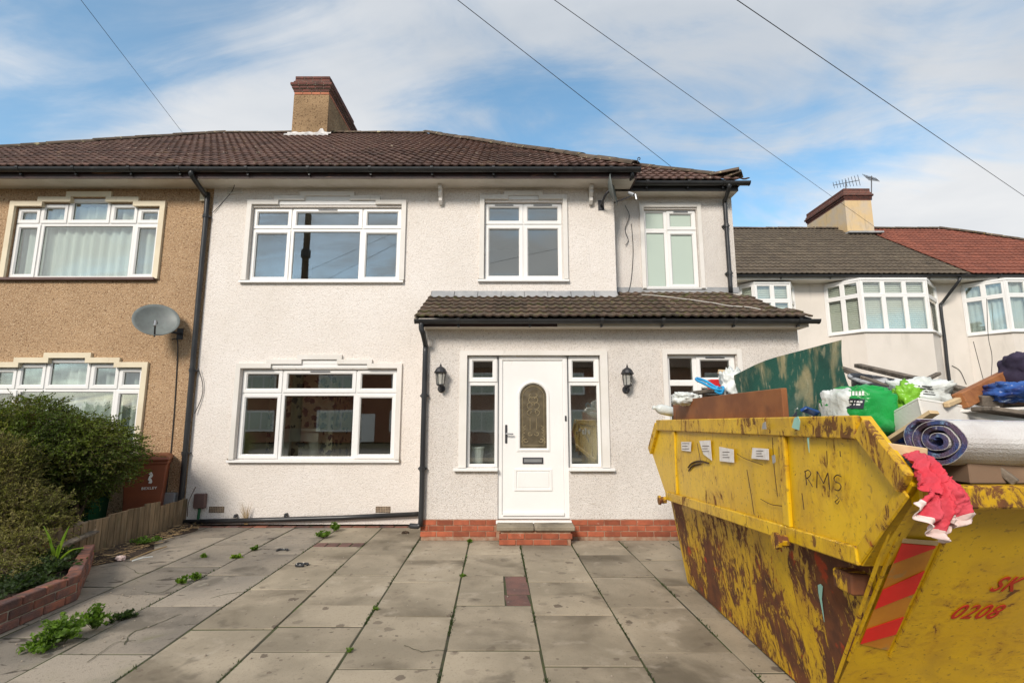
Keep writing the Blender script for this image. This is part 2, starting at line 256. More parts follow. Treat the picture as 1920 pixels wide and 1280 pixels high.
M['marble'] = mat('cream_mantel', (0.68, 0.63, 0.52), (0.6, 0.55, 0.45), 4, rough=0.4)
M['blind'] = mat('window_blind', (0.84, 0.81, 0.72), (0.80, 0.77, 0.68), 4, rough=0.8)
M['net'] = mat('net_curtain', (0.66, 0.68, 0.66), (0.56, 0.58, 0.56), 3, rough=0.9, st=(5, 5, 0.3))
M['leaf'] = mat('hedge_leaf', (0.120, 0.150, 0.024), (0.070, 0.105, 0.018), 1.6, rough=0.6, layers=(((0.18, 0.14, 0.03), 1.9, 0.52, 0.68, (1, 1, 1), 0.6),), island=0.6, spec=0.35)
M['leafdry'] = mat('dry_hedge_leaf', (0.22, 0.19, 0.065), (0.15, 0.155, 0.04), 2, rough=0.7, layers=(((0.15, 0.17, 0.025), 2.4, 0.55, 0.66, (1, 1, 1), 0.7),), island=0.5)
M['twig'] = mat('twig_bark', (0.10, 0.07, 0.045), (0.07, 0.045, 0.03), 8, rough=0.9, island=0.3)
M['weed'] = mat('fresh_weed_leaf', (0.12, 0.20, 0.022), (0.08, 0.145, 0.015), 6, rough=0.5, island=0.35)
M['ivy'] = mat('dark_ground_leaf', (0.045, 0.075, 0.018), (0.03, 0.05, 0.014), 4, rough=0.55, island=0.5)
M['strap'] = mat('strap_leaf', (0.20, 0.27, 0.025), (0.12, 0.22, 0.02), 6, rough=0.45, island=0.3)
M['straw'] = mat('dry_straw', (0.40, 0.29, 0.15), (0.30, 0.2, 0.1), 6, rough=0.9, island=0.3)
M['bronze'] = mat('tinted_leaded_glass', (0.085, 0.068, 0.042), (0.13, 0.105, 0.065), 10, rough=0.16, bump=0.5, bsc=26, spec=0.7)
M['came'] = mat('brass_came', (0.42, 0.34, 0.2), None, 10, rough=0.35, metal=0.6)
M['opbrick'] = mat('opposite_brick', (0.24, 0.085, 0.05), (0.19, 0.07, 0.045), 4, rough=0.9)
def leafy(key, amt):
    m = M[key]; nt = m.node_tree; b = nt.nodes['Principled BSDF']; src = b.inputs['Base Color'].links[0].from_socket
    tl = nt.nodes.new('ShaderNodeBsdfTranslucent'); sc2 = nt.nodes.new('ShaderNodeVectorMath'); sc2.operation = 'MULTIPLY'; sc2.inputs[1].default_value = (1.5, 1.7, 0.8); nt.links.new(src, sc2.inputs[0]); nt.links.new(sc2.outputs[0], tl.inputs[0])
    mx_ = nt.nodes.new('ShaderNodeMixShader'); mx_.inputs[0].default_value = amt; o = [n for n in nt.nodes if n.type == 'OUTPUT_MATERIAL'][0]
    nt.links.new(b.outputs[0], mx_.inputs[1]); nt.links.new(tl.outputs[0], mx_.inputs[2]); nt.links.new(mx_.outputs[0], o.inputs[0])
for k_ in ('leaf', 'leafdry', 'weed', 'ivy', 'strap'): leafy(k_, 0.4)
# glass: clear with mirror reflection growing to grazing angles
def glass(name, base=0.06, tint=(0.92, 0.96, 0.94)):
    t = NT(name); t.t.nodes.remove(t.b)
    lw = t.n('ShaderNodeLayerWeight'); lw.inputs[0].default_value = 0.5
    p = t.math('POWER', lw.outputs['Facing'], 4.0); f = t.math('ADD', t.math('MULTIPLY', p, 0.9 - base), base)
    tr = t.n('ShaderNodeBsdfTransparent'); tr.inputs[0].default_value = c4(tint)
    gl = t.n('ShaderNodeBsdfGlossy'); gl.inputs['Roughness'].default_value = 0.012; gl.inputs['Color'].default_value = (0.95, 0.93, 0.90, 1)
    b = t.n('ShaderNodeBump'); b.inputs['Strength'].default_value = 0.02; b.inputs['Distance'].default_value = 0.02
    t.l(t.noise(1.6, 1), b.inputs['Height']); t.l(b.outputs[0], gl.inputs['Normal'])
    ms = t.n('ShaderNodeMixShader'); t.l(f, ms.inputs[0]); t.l(tr.outputs[0], ms.inputs[1]); t.l(gl.outputs[0], ms.inputs[2])
    o = [n for n in t.t.nodes if n.type == 'OUTPUT_MATERIAL'][0]; t.l(ms.outputs[0], o.inputs[0]); return t.m
M['glass'] = glass('window_glass', 0.185)
t = NT('obscured_glass'); t.b.inputs['Base Color'].default_value = (0.44, 0.52, 0.45, 1); t.b.inputs['Roughness'].default_value = 0.08; t.b.inputs['Specular IOR Level'].default_value = 0.8
t.bump(t.noise(14, 3), 0.05); M['frost'] = t.m
t = NT('lamp_glass'); t.b.inputs['Base Color'].default_value = (0.75, 0.74, 0.68, 1); t.b.inputs['Roughness'].default_value = 0.15; t.b.inputs['Transmission Weight'].default_value = 0.6; M['lampglass'] = t.m
# floral wallpaper for the room seen through the big window
t = NT('floral_wallpaper')
v = t.n('ShaderNodeTexVoronoi'); v.inputs['Scale'].default_value = 6.0; v.inputs['Randomness'].default_value = 0.8
wv = t.n('ShaderNodeVectorMath', operation='ADD'); nn = t.n('ShaderNodeTexNoise'); nn.inputs['Scale'].default_value = 16
t.l(t.tc.outputs['Object'], nn.inputs['Vector']); sc_ = t.n('ShaderNodeVectorMath', operation='SCALE'); sc_.inputs['Scale'].default_value = 0.12
t.l(nn.outputs['Color'], sc_.inputs[0]); t.l(t.tc.outputs['Object'], wv.inputs[0]); t.l(sc_.outputs[0], wv.inputs[1]); t.l(wv.outputs[0], v.inputs['Vector'])
t.l(t.mix(t.ramp(v.outputs['Distance'], 0.36, 0.40), (0.02, 0.018, 0.016), (0.66, 0.55, 0.36)), t.b.inputs['Base Color']); M['floral'] = t.m
# skip paint: yellow enamel, rust where it has been scraped
def skip_paint(name, rust_lo, rust_amt, scr=0.66):
    t = NT(name)
    c = t.mix(t.ramp(t.noise(2.0, 6), 0.35, 0.7), (0.70, 0.44, 0.004), (0.60, 0.355, 0.004))
    c = t.mix(t.math('MULTIPLY', t.ramp(t.noise(3.1, 8, (1, 1.4, 1)), 0.56, 0.74), 0.5), c, (0.44, 0.24, 0.012))
    big = t.noise(1.25, 9, (1, 1.25, 0.9), 0.9, rough=0.62)
    fine = t.noise(8.0, 9, (1, 1.8, 0.8), 1.2, rough=0.72)
    r = t.ramp(t.math('ADD', t.math('MULTIPLY', big, 0.52), t.math('MULTIPLY', fine, 0.48)), rust_lo, rust_lo + 0.03)
    scratch = t.ramp(t.noise(16, 7, (1, 1.6, 0.8), 0.8, rough=0.7), scr, scr + 0.03)
    halo = t.ramp(t.math('ADD', t.math('MULTIPLY', big, 0.52), t.math('MULTIPLY', fine, 0.48)), rust_lo - 0.09, rust_lo + 0.03)
    c = t.mix(t.math('MULTIPLY', halo, 0.55), c, (0.34, 0.155, 0.010))
    run = t.math('MULTIPLY', t.ramp(t.noise(9, 5, (1, 1.6, 0.12), 0.2), 0.58, 0.74), t.ramp(t.noise(1.6, 3), 0.46, 0.62))
    c = t.mix(t.math('MULTIPLY', run, 0.6), c, (0.26, 0.11, 0.012))
    dirt = t.ramp(t.noise(40, 4), 0.60, 0.68)
    c = t.mix(t.math('MULTIPLY', dirt, 0.6), c, (0.22, 0.12, 0.012))
    sm = t.ramp(t.noise(2.4, 7, (1, 1, 0.5), 0.6), 0.50, 0.72)
    c = t.mix(t.math('MULTIPLY', sm, 0.5), c, (0.40, 0.235, 0.02))
    rust = t.mix(t.ramp(t.noise(9, 6), 0.35, 0.65), (0.085, 0.028, 0.010), (0.16, 0.05, 0.014))
    rust = t.mix(t.math('MULTIPLY', t.ramp(t.noise(5, 5), 0.62, 0.68), 0.8), rust, (0.42, 0.05, 0.008))
    f = t.math('MULTIPLY', t.math('MAXIMUM', r, scratch), rust_amt)
    c = t.mix(f, c, rust)
    t.l(c, t.b.inputs['Base Color'])
    t.l(t.math('ADD', t.math('MULTIPLY', f, 0.42), 0.42), t.b.inputs['Roughness'])
    t.bump(t.math('ADD', t.math('MULTIPLY', f, -0.4), t.math('MULTIPLY', t.noise(5, 4), 0.8)), 0.35, 0.02)
    return t.m
M['skip'] = skip_paint('yellow_skip_paint', 0.578, 0.95, 0.655)
M['skipend'] = skip_paint('end_yellow_paint', 0.625, 0.9, 0.68)
M['skiprust'] = skip_paint('scraped_yellow_paint', 0.47, 1.0, 0.60)
M['skiprail'] = skip_paint('worn_rail_paint', 0.54, 0.9, 0.60)
# ------------------------------------------------------------------ mesh builder
class MB:
    def __init__(s): s.v = []; s.f = []; s.mi = []; s.cur = 0
    def add(s, vs, fs, mx=None):
        o = len(s.v)
        s.v += [tuple(mx @ Vector(p)) if mx else tuple(p) for p in vs]
        s.f += [tuple(i + o for i in f) for f in fs]; s.mi += [s.cur] * len(fs); return s
    def box(s, x0, x1, y0, y1, z0, z1, mx=None):
        return s.add([(x0, y0, z0), (x1, y0, z0), (x1, y1, z0), (x0, y1, z0), (x0, y0, z1), (x1, y0, z1), (x1, y1, z1), (x0, y1, z1)],
                     [(0, 3, 2, 1), (4, 5, 6, 7), (0, 1, 5, 4), (1, 2, 6, 5), (2, 3, 7, 6), (3, 0, 4, 7)], mx)
    def quad(s, a, b, c, d): return s.add([a, b, c, d], [(0, 1, 2, 3)])
    def loft(s, loops, cap=True, closed=True):
        n = len(loops[0]); vs = [p for L in loops for p in L]; fs = []
        for k in range(len(loops) - 1):
            for i in range(n if closed else n - 1):
                j = (i + 1) % n; fs.append((k * n + i, k * n + j, (k + 1) * n + j, (k + 1) * n + i))
        if cap: fs.append(tuple(reversed(range(n)))); fs.append(tuple(range((len(loops) - 1) * n, len(loops) * n)))
        return s.add(vs, fs)
    def prism(s, poly, off):          # polygon of 3-D points, extruded by a vector
        off = Vector(off); return s.loft([[Vector(p) for p in poly], [Vector(p) + off for p in poly]])
    def tube(s, pts, r, n=8, cap=True):
        pts = [Vector(p) for p in pts]; loops = []; rs = r if isinstance(r, (list, tuple)) else [r] * len(pts)
        prev = None
        for i, p in enumerate(pts):
            d = (pts[min(i + 1, len(pts) - 1)] - pts[max(i - 1, 0)]).normalized()
            if prev is None:
                a = Vector((0, 0, 1)) if abs(d.z) < 0.9 else Vector((1, 0, 0)); u = d.cross(a).normalized()
            else:
                u = (prev - d * prev.dot(d)).normalized()
            w = d.cross(u); prev = u
            loops.append([p + (u * math.cos(k * 2 * math.pi / n) + w * math.sin(k * 2 * math.pi / n)) * rs[i] for k in range(n)])
        return s.loft(loops, cap)
    def lathe(s, prof, n=12, mx=None, cap=True):
        loops = [[Vector((r * math.cos(k * 2 * math.pi / n), r * math.sin(k * 2 * math.pi / n), z)) for k in range(n)] for r, z in prof]
        if mx: loops = [[mx @ p for p in L] for L in loops]
        return s.loft(loops, cap)
    def ring(s, x0, x1, z0, z1, prof):     # picture-frame: rectangle lofted through (inset, y)
        return s.loft([[(x0 + a, y, z0 + a), (x1 - a, y, z0 + a), (x1 - a, y, z1 - a), (x0 + a, y, z1 - a)] for a, y in prof], cap=False)
    def band(s, outer, inner, y0, y1):      # strip between two (x,z) paths, front at y0, back at y1
        n = len(outer)
        for i in range(n - 1):
            a, b, c, d = outer[i], outer[i + 1], inner[i + 1], inner[i]
            s.add([(a[0], y0, a[1]), (b[0], y0, b[1]), (c[0], y0, c[1]), (d[0], y0, d[1]), (a[0], y1, a[1]), (b[0], y1, b[1]), (c[0], y1, c[1]), (d[0], y1, d[1])],
                  [(0, 1, 2, 3), (4, 7, 6, 5), (0, 4, 5, 1), (2, 6, 7, 3)])
        for i in (0, n - 1):
            a, d = outer[i], inner[i]
            s.add([(a[0], y0, a[1]), (d[0], y0, d[1]), (d[0], y1, d[1]), (a[0], y1, a[1])], [(0, 1, 2, 3)])
        return s
    def mesh(s, name, mats, smooth=False, bevel=0):
        me = bpy.data.meshes.new(name); me.from_pydata(s.v, [], s.f)
        for m in (mats if isinstance(mats, (list, tuple)) else [mats]): me.materials.append(M[m] if isinstance(m, str) else m)
        if any(s.mi): me.polygons.foreach_set('material_index', s.mi)
        bm = bmesh.new(); bm.from_mesh(me)
        if bevel:
            bmesh.ops.remove_doubles(bm, verts=bm.verts, dist=1e-5)
        bmesh.ops.recalc_face_normals(bm, faces=bm.faces)
        if bevel:
            bmesh.ops.bevel(bm, geom=[e for e in bm.edges if e.is_manifold and e.calc_face_angle(0) > 0.5], offset=bevel, segments=1, affect='EDGES', clamp_overlap=True)
        bm.to_mesh(me); bm.free()
        if smooth: me.polygons.foreach_set('use_smooth', [True] * len(me.polygons))
        me.update(); return me
    def build(s, name, mats, parent=None, smooth=False, bevel=0):
        return link(name, s.mesh(name, mats, smooth, bevel), parent)
WPOS = {}
def link(name, me, parent=None, loc=None):
    """mesh in world coordinates under its parent (or at loc)"""
    o = bpy.data.objects.new(name, me); COL.objects.link(o)
    if parent is not None:
        o.parent = parent; o.location = -WPOS[parent.name] if parent.name in WPOS else (0, 0, 0)
    if loc is not None:
        o.location = Vector(loc) - (WPOS[parent.name] if parent is not None and parent.name in WPOS else Vector((0, 0, 0)))
    if parent is None and loc is not None: WPOS[o.name] = Vector(loc)
    return o
def tag(o, label, cat, group=None):
    o['label'] = label; o['category'] = cat
    if group: o['group'] = group
    return o
def thing(name, label, cat, loc=(0, 0, 0), group=None):
    o = bpy.data.objects.new(name, None); COL.objects.link(o); o.location = loc; o.empty_display_size = 0.2
    WPOS[o.name] = Vector(loc); return tag(o, label, cat, group)
def put(name, me, mx, parent):            # piece with shared mesh at a world matrix
    o = bpy.data.objects.new(name, me); COL.objects.link(o); o.parent = parent
    o.matrix_basis = Matrix.Translation(-WPOS[parent.name]) @ mx if parent is not None and parent.name in WPOS else mx
    return o
def bez(pts, n=8):                       # Catmull-Rom through points
    P = [Vector(p) for p in pts]; P = [2 * P[0] - P[1]] + P + [2 * P[-1] - P[-2]]; out = []
    for i in range(1, len(P) - 2):
        for k in range(n):
            t = k / n; a, b, c, d = P[i - 1:i + 3]
            out.append(0.5 * ((2 * b) + (c - a) * t + (2 * a - 5 * b + 4 * c - d) * t * t + (3 * b - a - 3 * c + d) * t ** 3))
    out.append(P[-2]); return out
def text_mesh(body, size, shear=0.0, extrude=0.001, bold=0.0):
    cu = bpy.data.curves.new('lettering', 'FONT'); cu.body = body; cu.size = size; cu.shear = shear; cu.extrude = extrude; cu.offset = bold; cu.space_character = 1.14
    o = bpy.data.objects.new('lettering', cu); COL.objects.link(o)
    me = bpy.data.meshes.new_from_object(o.evaluated_get(bpy.context.evaluated_depsgraph_get()))
    bpy.data.objects.remove(o); bpy.data.curves.remove(cu); return me
def frame_mx(o, x, y):
    x = Vector(x).normalized(); z = x.cross(Vector(y)).normalized(); y = z.cross(x)
    m = Matrix((x, y, z)).transposed().to_4x4(); m.translation = o; return m
#==BODY==
# ================================================================== ground
def struct(o): o['kind'] = 'structure'; return o
g = MB(); g.quad((-400, -400, -0.07), (400, -400, -0.07), (400, 400, -0.07), (-400, 400, -0.07)); struct(g.build('ground', 'ground'))
r_ = MB(); r_.quad((-120, -14.5, -0.06), (120, -14.5, -0.06), (120, -7.5, -0.06), (-120, -7.5, -0.06)); struct(r_.build('road', 'asphalt'))
pv_ = MB(); pv_.box(-120, 120, -7.5, -5.4, -0.069, 0.04); struct(pv_.build('footway', 'slab', bevel=0.01))
# ------------------------------------------------------------------ front drive: concrete slabs, each a piece
YM, YE, YS = 8.26, 7.3, 8.55           # main wall, porch wall, side-extension wall
pave = MB(); pave.box(-5.05, 6.5, 0.2, 9.2, -0.066, -0.006); paving = struct(pave.build('paving', 'joint'))
def vline(k, Y):                        # column joints; they drift slightly left going away
    base = [-5.5, -4.84, -4.17, -3.50, -2.83, -2.18, -1.50, -0.81, -0.135, 0.535, 1.205, 1.875, 2.55, 3.22, 3.9, 4.6, 5.3, 6.0][k]
    return base + 0.46 - 0.031 * Y
rows = {-1: [1049, 1092, 1155, 1253], 0: [1038, 1079, 1134, 1219], 1: [1047, 1091, 1153, 1249], 2: [1040, 1081, 1139, 1224], 3: [1050, 1098, 1160], -2: [1040, 1078, 1134, 1174, 1221], -3: [1017, 1024, 1057, 1105, 1179], -4: [1010, 1038, 1078, 1136, 1225], -5: [1020, 1062, 1115, 1195], -6: [1008, 1050, 1100, 1170], -7: [1030, 1085, 1150]}
def slab(x, name, mt, tilt=0.004, gap=0.0085, zt=0.0, thick=0.04):
    (ax, ay), (bx, by), (cx, cy), (dx_, dy_) = x
    cx0 = (ax + bx + cx + dx_) / 4; cy0 = (ay + by + cy + dy_) / 4
    if abs(bx - ax) < 0.03 or abs(dy_ - ay) < 0.03: return
    pts = []
    tx, ty = random.uniform(-tilt, tilt), random.uniform(-tilt, tilt); h = zt + random.uniform(-0.003, 0.003)
    for px, py in x:
        sx = gap if px < cx0 else -gap; sy = gap if py < cy0 else -gap
        pts.append(Vector((px + sx + random.uniform(-.003, .003) - cx0, py + sy + random.uniform(-.003, .003) - cy0, h + tx * (px - cx0) + ty * (py - cy0))))
    m = MB(); m.prism([(p.x, p.y, p.z - thick) for p in pts], (0, 0, 0)); m.v = []; m.f = []; m.mi = []
    m.loft([[(p.x, p.y, p.z - thick) for p in pts], [(p.x, p.y, p.z) for p in pts]])
    o = link(name, m.mesh(name, mt, bevel=0.003), paving, (cx0, cy0, 0))
    return o
for k in range(17):
    c = k - 8 + 1            # column index used in rows (column 0 lies between joints 7 and 8)
    c = k - 7
    ys = sorted([gr(960, y).y for y in rows.get(c, [1040 + (k % 2) * 10, 1082 + (k % 2) * 12, 1140 + (k % 2) * 16, 1224 + (k % 2) * 26])])
    step = 0.9
    while ys[0] > 1.3: ys.insert(0, ys[0] - step - random.uniform(-.02, .02))
    top = YM - 0.13 if c <= -2 else 7.26
    top_l = top
    ys = [y for y in ys if y < top - 0.1] + [top]
    for a, b in zip(ys[:-1], ys[1:]):
        mt = 'oldslab' if c <= -4 else 'slab'
        xl = lambda y: vline(k, y); xr = lambda y: vline(k + 1, y)
        x0a, x1a, x1b, x0b = xl(a), xr(a), xr(b), xl(b)
        # garden boundary on the left: bed and brick wall
        def lim(y): return -4.1 if y < 4.95 else (-3.93 - (y - 4.93) * 0.66 if y < 5.95 else -4.75 + max(0, y - 7.0) * -0.0)
        if max(x1a, x1b) < lim((a + b) / 2): continue
        if c == -3 and abs((a + b) / 2 - gr(960, 1020.5).y) < 0.08:      # a strip of red pavers instead of concrete
            n = 4
            for i in range(n):
                f0, f1 = i / n, (i + 1) / n
                slab([(x0a + (x1a - x0a) * f0, a), (x0a + (x1a - x0a) * f1, a), (x0b + (x1b - x0b) * f1, b), (x0b + (x1b - x0b) * f0, b)], 'red_paver', 'redslab')
            continue
        if c == 0 and abs(a - gr(960, 1134).y) < 0.08:                   # square slab with two red pavers beside it
            f = 0.66
            slab([(x0a, a), (x0a + (x1a - x0a) * f, a), (x0b + (x1b - x0b) * f, b), (x0b, b)], 'slab', mt)
            ym = a + (b - a) * 0.33
            for (p, q) in ((a, ym), (ym, b)):
                slab([(x0a + (x1a - x0a) * f, p), (x1a, p), (x1b, q), (x0b + (x1b - x0b) * f, q)], 'red_paver', 'redslab')
            continue
        slab([(x0a, a), (x1a, a), (x1b, b), (x0b, b)], 'slab', mt, 0.008 if c <= -4 else 0.005)
def crack(pts, r=.0035):
    P = bez([gr(x, y, .0035) for x, y in pts], 5); P = [p + Vector((random.uniform(-.008, .008), random.uniform(-.01, .01), 0)) for p in P]; m = MB(); m.tube(P, [r * random.uniform(.5, 1.3) for _ in P], 4); m.v = [(x, y, .0035 + (z - .0035) * .3) for x, y, z in m.v]; m.build('crack', 'joint', paving)
for P in ([(235, 1208), (248, 1185), (290, 1170), (340, 1150)], [(270, 1108), (300, 1110), (330, 1095), (345, 1080)], [(200, 1062), (230, 1058), (262, 1074), (285, 1070)], [(165, 1240), (215, 1205), (255, 1200)], [(760, 1208), (790, 1220), (842, 1216)], [(395, 1120), (430, 1112), (470, 1108)]): crack(P)
# brick edging along the main wall
bk = MB(); bk.box(-.1, .1, -.05, .05, -.04, .0); bkm = bk.mesh('edging_brick', 'oldbrick', bevel=0.006)
for i in range(17):
    put('edging_brick', bkm, Matrix.Translation((-4.92 + i * 0.215, YM - 0.07, 0.004 + random.uniform(-.003, .003))) @ Matrix.Rotation(random.uniform(-.03, .03), 4, 'Z'), paving)
# ================================================================== house builders
def wall(parent, name, mt, x0, x1, z0, z1, holes, yf, th=0.26):
    xs = sorted({x0, x1} | {h[0] for h in holes} | {h[1] for h in holes}); zs = sorted({z0, z1} | {h[2] for h in holes} | {h[3] for h in holes})
    m = MB()
    for a, b in zip(xs[:-1], xs[1:]):
        for c, d in zip(zs[:-1], zs[1:]):
            if any(h[0] <= a + 1e-6 and h[1] >= b - 1e-6 and h[2] <= c + 1e-6 and h[3] >= d - 1e-6 for h in holes): continue
            m.quad((a, yf, c), (b, yf, c), (b, yf, d), (a, yf, d)); m.quad((a, yf + th, c), (a, yf + th, d), (b, yf + th, d), (b, yf + th, c))
    for h in holes + [(x0, x1, z0, z1)]:
        m.quad((h[0], yf, h[2]), (h[0], yf + th, h[2]), (h[0], yf + th, h[3]), (h[0], yf, h[3])); m.quad((h[1], yf, h[2]), (h[1], yf, h[3]), (h[1], yf + th, h[3]), (h[1], yf + th, h[2]))
        m.quad((h[0], yf, h[3]), (h[0], yf + th, h[3]), (h[1], yf + th, h[3]), (h[1], yf, h[3])); m.quad((h[0], yf, h[2]), (h[1], yf, h[2]), (h[1], yf + th, h[2]), (h[0], yf + th, h[2]))
    return m.build(name, mt, parent)
def rect(Y, l, r, t, b):                 # l, r taken at mid height
    ym = (t + b) / 2; return (xp(l, ym, Y), xp(r, ym, Y), zp(b, Y), zp(t, Y))
def window(parent, x0, x1, z0, z1, yf, cells, rec=0.05, fm='upvc', gm='glass', vents=(), sill=None):
    """cells: (fx0, fx1, fz0, fz1, opening) fractions, z from the top"""
    y = yf + rec; w, h = x1 - x0, z1 - z0; fr = MB()
    cs = []
    for a, b, c, d, op in cells: cs.append((x0 + a * w, x0 + b * w, z1 - d * h, z1 - c * h, op))
    for a, b, c, d, op in cs: fr.ring(a, b, c, d, [(0, y + 0.07), (0, y + 0.003), (0.002, y), (0.026 if op else 0.034, y), (0.033 if op else 0.044, y + 0.012), (0.033 if op else 0.044, y + 0.07)])
    win = fr.build('window', fm, parent)
    for i, (a, b, c, d, op) in enumerate(cs):
        e = 0.02 if op else 0.0
        if op:
            s_ = MB(); s_.ring(a + .012, b - .012, c + .012, d - .012, [(0, y - 0.001), (0.002, y - 0.014), (0.048, y - 0.014), (0.066, y + 0.006), (0.066, y + 0.05)]); s_.build('sash', fm, win)
        k = 0.076 if op else 0.042
        p = MB(); p.box(a + k, b - k, y + 0.022, y + 0.028, c + k, d - k); p.build('pane', gm, win)
        gk = MB(); gk.ring(a + k - .006, b - k + .006, c + k - .006, d - k + .006, [(0, y + .012), (.009, y + .012), (.009, y + .0215)]); gk.build('gasket', 'blackfascia', win)
        if i in vents:
            vt = MB(); xm = (a + b) / 2; wv = min(0.16, (b - a) * 0.24); vt.box(xm - wv, xm + wv, y - 0.024, y - 0.0145, d - 0.045, d - 0.030); vt.build('trickle_vent', 'darksteel', win)
    if sill:
        sx0, sx1, th, pr = sill
        s_ = MB(); s_.prism([(sx0, yf - pr, z0 - th), (sx0, yf - pr, z0 - 0.008), (sx0, y + 0.06, z0 - 0.001), (sx0, y + 0.06, z0 - th)], (sx1 - sx0, 0, 0)); s_.build('sill', fm, win, bevel=0.003)
    return win
def stepped(x0, x1, steps, zb, zt, tk):
    """stepped hood moulding path: steps = [(inset, rise), ...] from the ends to the middle"""
    o = [(x0, zb)]; i = [(x0 + tk, zb)]; z = zt; x = x0
    L = []; 
    for ins, rise in steps: L.append((x0 + ins, rise))
    lo, li = [(x0, z)], [(x0 + tk, z - tk)]
    for ins, rise in steps:
        lo.append((x0 + ins, z)); li.append((x0 + ins + tk, z - tk)); z += rise
        lo.append((x0 + ins, z)); li.append((x0 + ins + tk, z - tk))
    mir = lambda P: [(x0 + x1 - a, b) for a, b in reversed(P)]
    return o + lo + mir(lo) + [(x1, zb)], i + li + mir(li) + [(x1 - tk, zb)]
def steps_mould(parent, mt, x0, x1, steps, zb, zt, tk, yf, proud=0.05, infill=None, fz=None):
    o, i = stepped(x0, x1, steps, zb, zt, tk); m = MB(); m.band(o, i, yf - proud, yf + 0.002); mo = m.build('window_moulding', mt, parent)
    if infill:
        z = zt
        for ins, rise in steps:
            z0_ = max(fz, z - tk); b = MB(); b.box(x0 + ins + tk + 0.001, x1 - ins - tk - 0.001, yf - 0.012, yf + 0.02, z0_ + 0.001, z + rise - tk - 0.001); b.build('board', infill, mo, bevel=0.003); z += rise
    return mo
def room(parent, x0, x1, z0, z1, y0, dep, mt='room'):
    m = MB(); y1 = y0 + dep
    m.quad((x0, y1, z0), (x1, y1, z0), (x1, y1, z1), (x0, y1, z1)); m.quad((x0, y0, z0), (x0, y1, z0), (x0, y1, z1), (x0, y0, z1))
    m.quad((x1, y0, z0), (x1, y0, z1), (x1, y1, z1), (x1, y1, z0)); m.quad((x0, y0, z1), (x0, y1, z1), (x1, y1, z1), (x1, y0, z1))
    m.cur = 1; m.quad((x0, y0, z0), (x1, y0, z0), (x1, y1, z0), (x0, y1, z0))
    return m.build('room', [mt, 'floorint'], parent)
def tile_mesh(w, ln, mt, rolls=2, rh=0.0145, th=0.015):
    m = MB(); n = 5 * rolls; top0, top1, bot = [], [], []
    for i in range(n + 1):
        u = i / n; ph = (u * rolls) % 1.0 if i < n else 0.0
        z = rh * (max(0, math.sin(ph * 2 * math.pi)) ** 0.8 if ph < 0.5 else -0.25 * math.sin((ph - 0.5) * 2 * math.pi))
        x = (u - 0.5) * w
        top0.append((x, 0, z + th + 0.012)); top1.append((x, ln, z)); bot.append((x, 0.004, z + 0.004))
    k = n + 1; vs = top0 + top1 + bot
    fs = [(i, i + 1, k + i + 1, k + i) for i in range(n)] + [(i + 1, i, 2 * k + i, 2 * k + i + 1) for i in range(n)]
    fs += [(0, k, 2 * k), (n, 2 * k + n, k + n)]
    m.add(vs, fs); return m.mesh('roof_tile', mt)
def tiled(parent, O, U, V, umax, vmax, inside, w, ex, mt, keep, clip=(), rank=None, mossy=0):
    """tiles on plane O + u U + v V; nearest ones as pieces, the rest joined"""
    U = Vector(U).normalized(); V = Vector(V).normalized(); N = U.cross(V).normalized()
    me = tile_mesh(w * 1.02, ex * 1.22, mt); base = Matrix((U, V, N)).transposed().to_4x4()
    pos = []; nr = int(vmax / ex) + 2; nc = int(umax / w) + 3
    for r in range(nr):
        for c in range(-1, nc):
            u = (c + 0.5) * w; v = r * ex
            P = Vector(O) + U * u + V * v
            ok, edge = inside(P + V * ex * 0.5, w, ex)
            if ok: pos.append((P, edge))
    cpos = Vector((0, 0, ZC)); key = lambda q: (q[0] - cpos).length
    full = sorted([q for q in pos if not q[1] and ray_in(q[0])], key=key)[:keep]; ids = {id(q) for q in full}
    rest = [q for q in pos if id(q) not in ids]
    def jit(): return Matrix.Translation((random.uniform(-.004, .004), random.uniform(-.007, .007), random.uniform(0, .004))) @ Matrix.Rotation(random.uniform(-.012, .012), 4, 'Z') @ Matrix.Rotation(random.uniform(-.008, .008), 4, 'X')
    for P, e in full:
        put('roof_tile', me, Matrix.Translation(P) @ base @ jit(), parent)
    if rest:
        m = MB(); vs = [v.co.copy() for v in me.vertices]; fs = [tuple(p.vertices) for p in me.polygons]
        for P, e in rest: m.add(vs, fs, Matrix.Translation(P) @ base @ jit())
        o = m.build('roof_tile_field', mt, parent); o['kind'] = 'stuff'
        if clip:
            bm = bmesh.new(); bm.from_mesh(o.data)
            for p, n in clip: bmesh.ops.bisect_plane(bm, geom=bm.verts[:] + bm.edges[:] + bm.faces[:], plane_co=p, plane_no=n, clear_outer=True)
            bm.to_mesh(o.data); bm.free()
def ray_in(P):
    d = P.y * CT + (P.z - ZC) * ST
    if d < 0.1: return False
    px = 960 + 960 * P.x / d; py = 640 - 960 * (-P.y * ST + (P.z - ZC) * CT) / d
    return -30 < px < 1950 and -30 < py < 1300
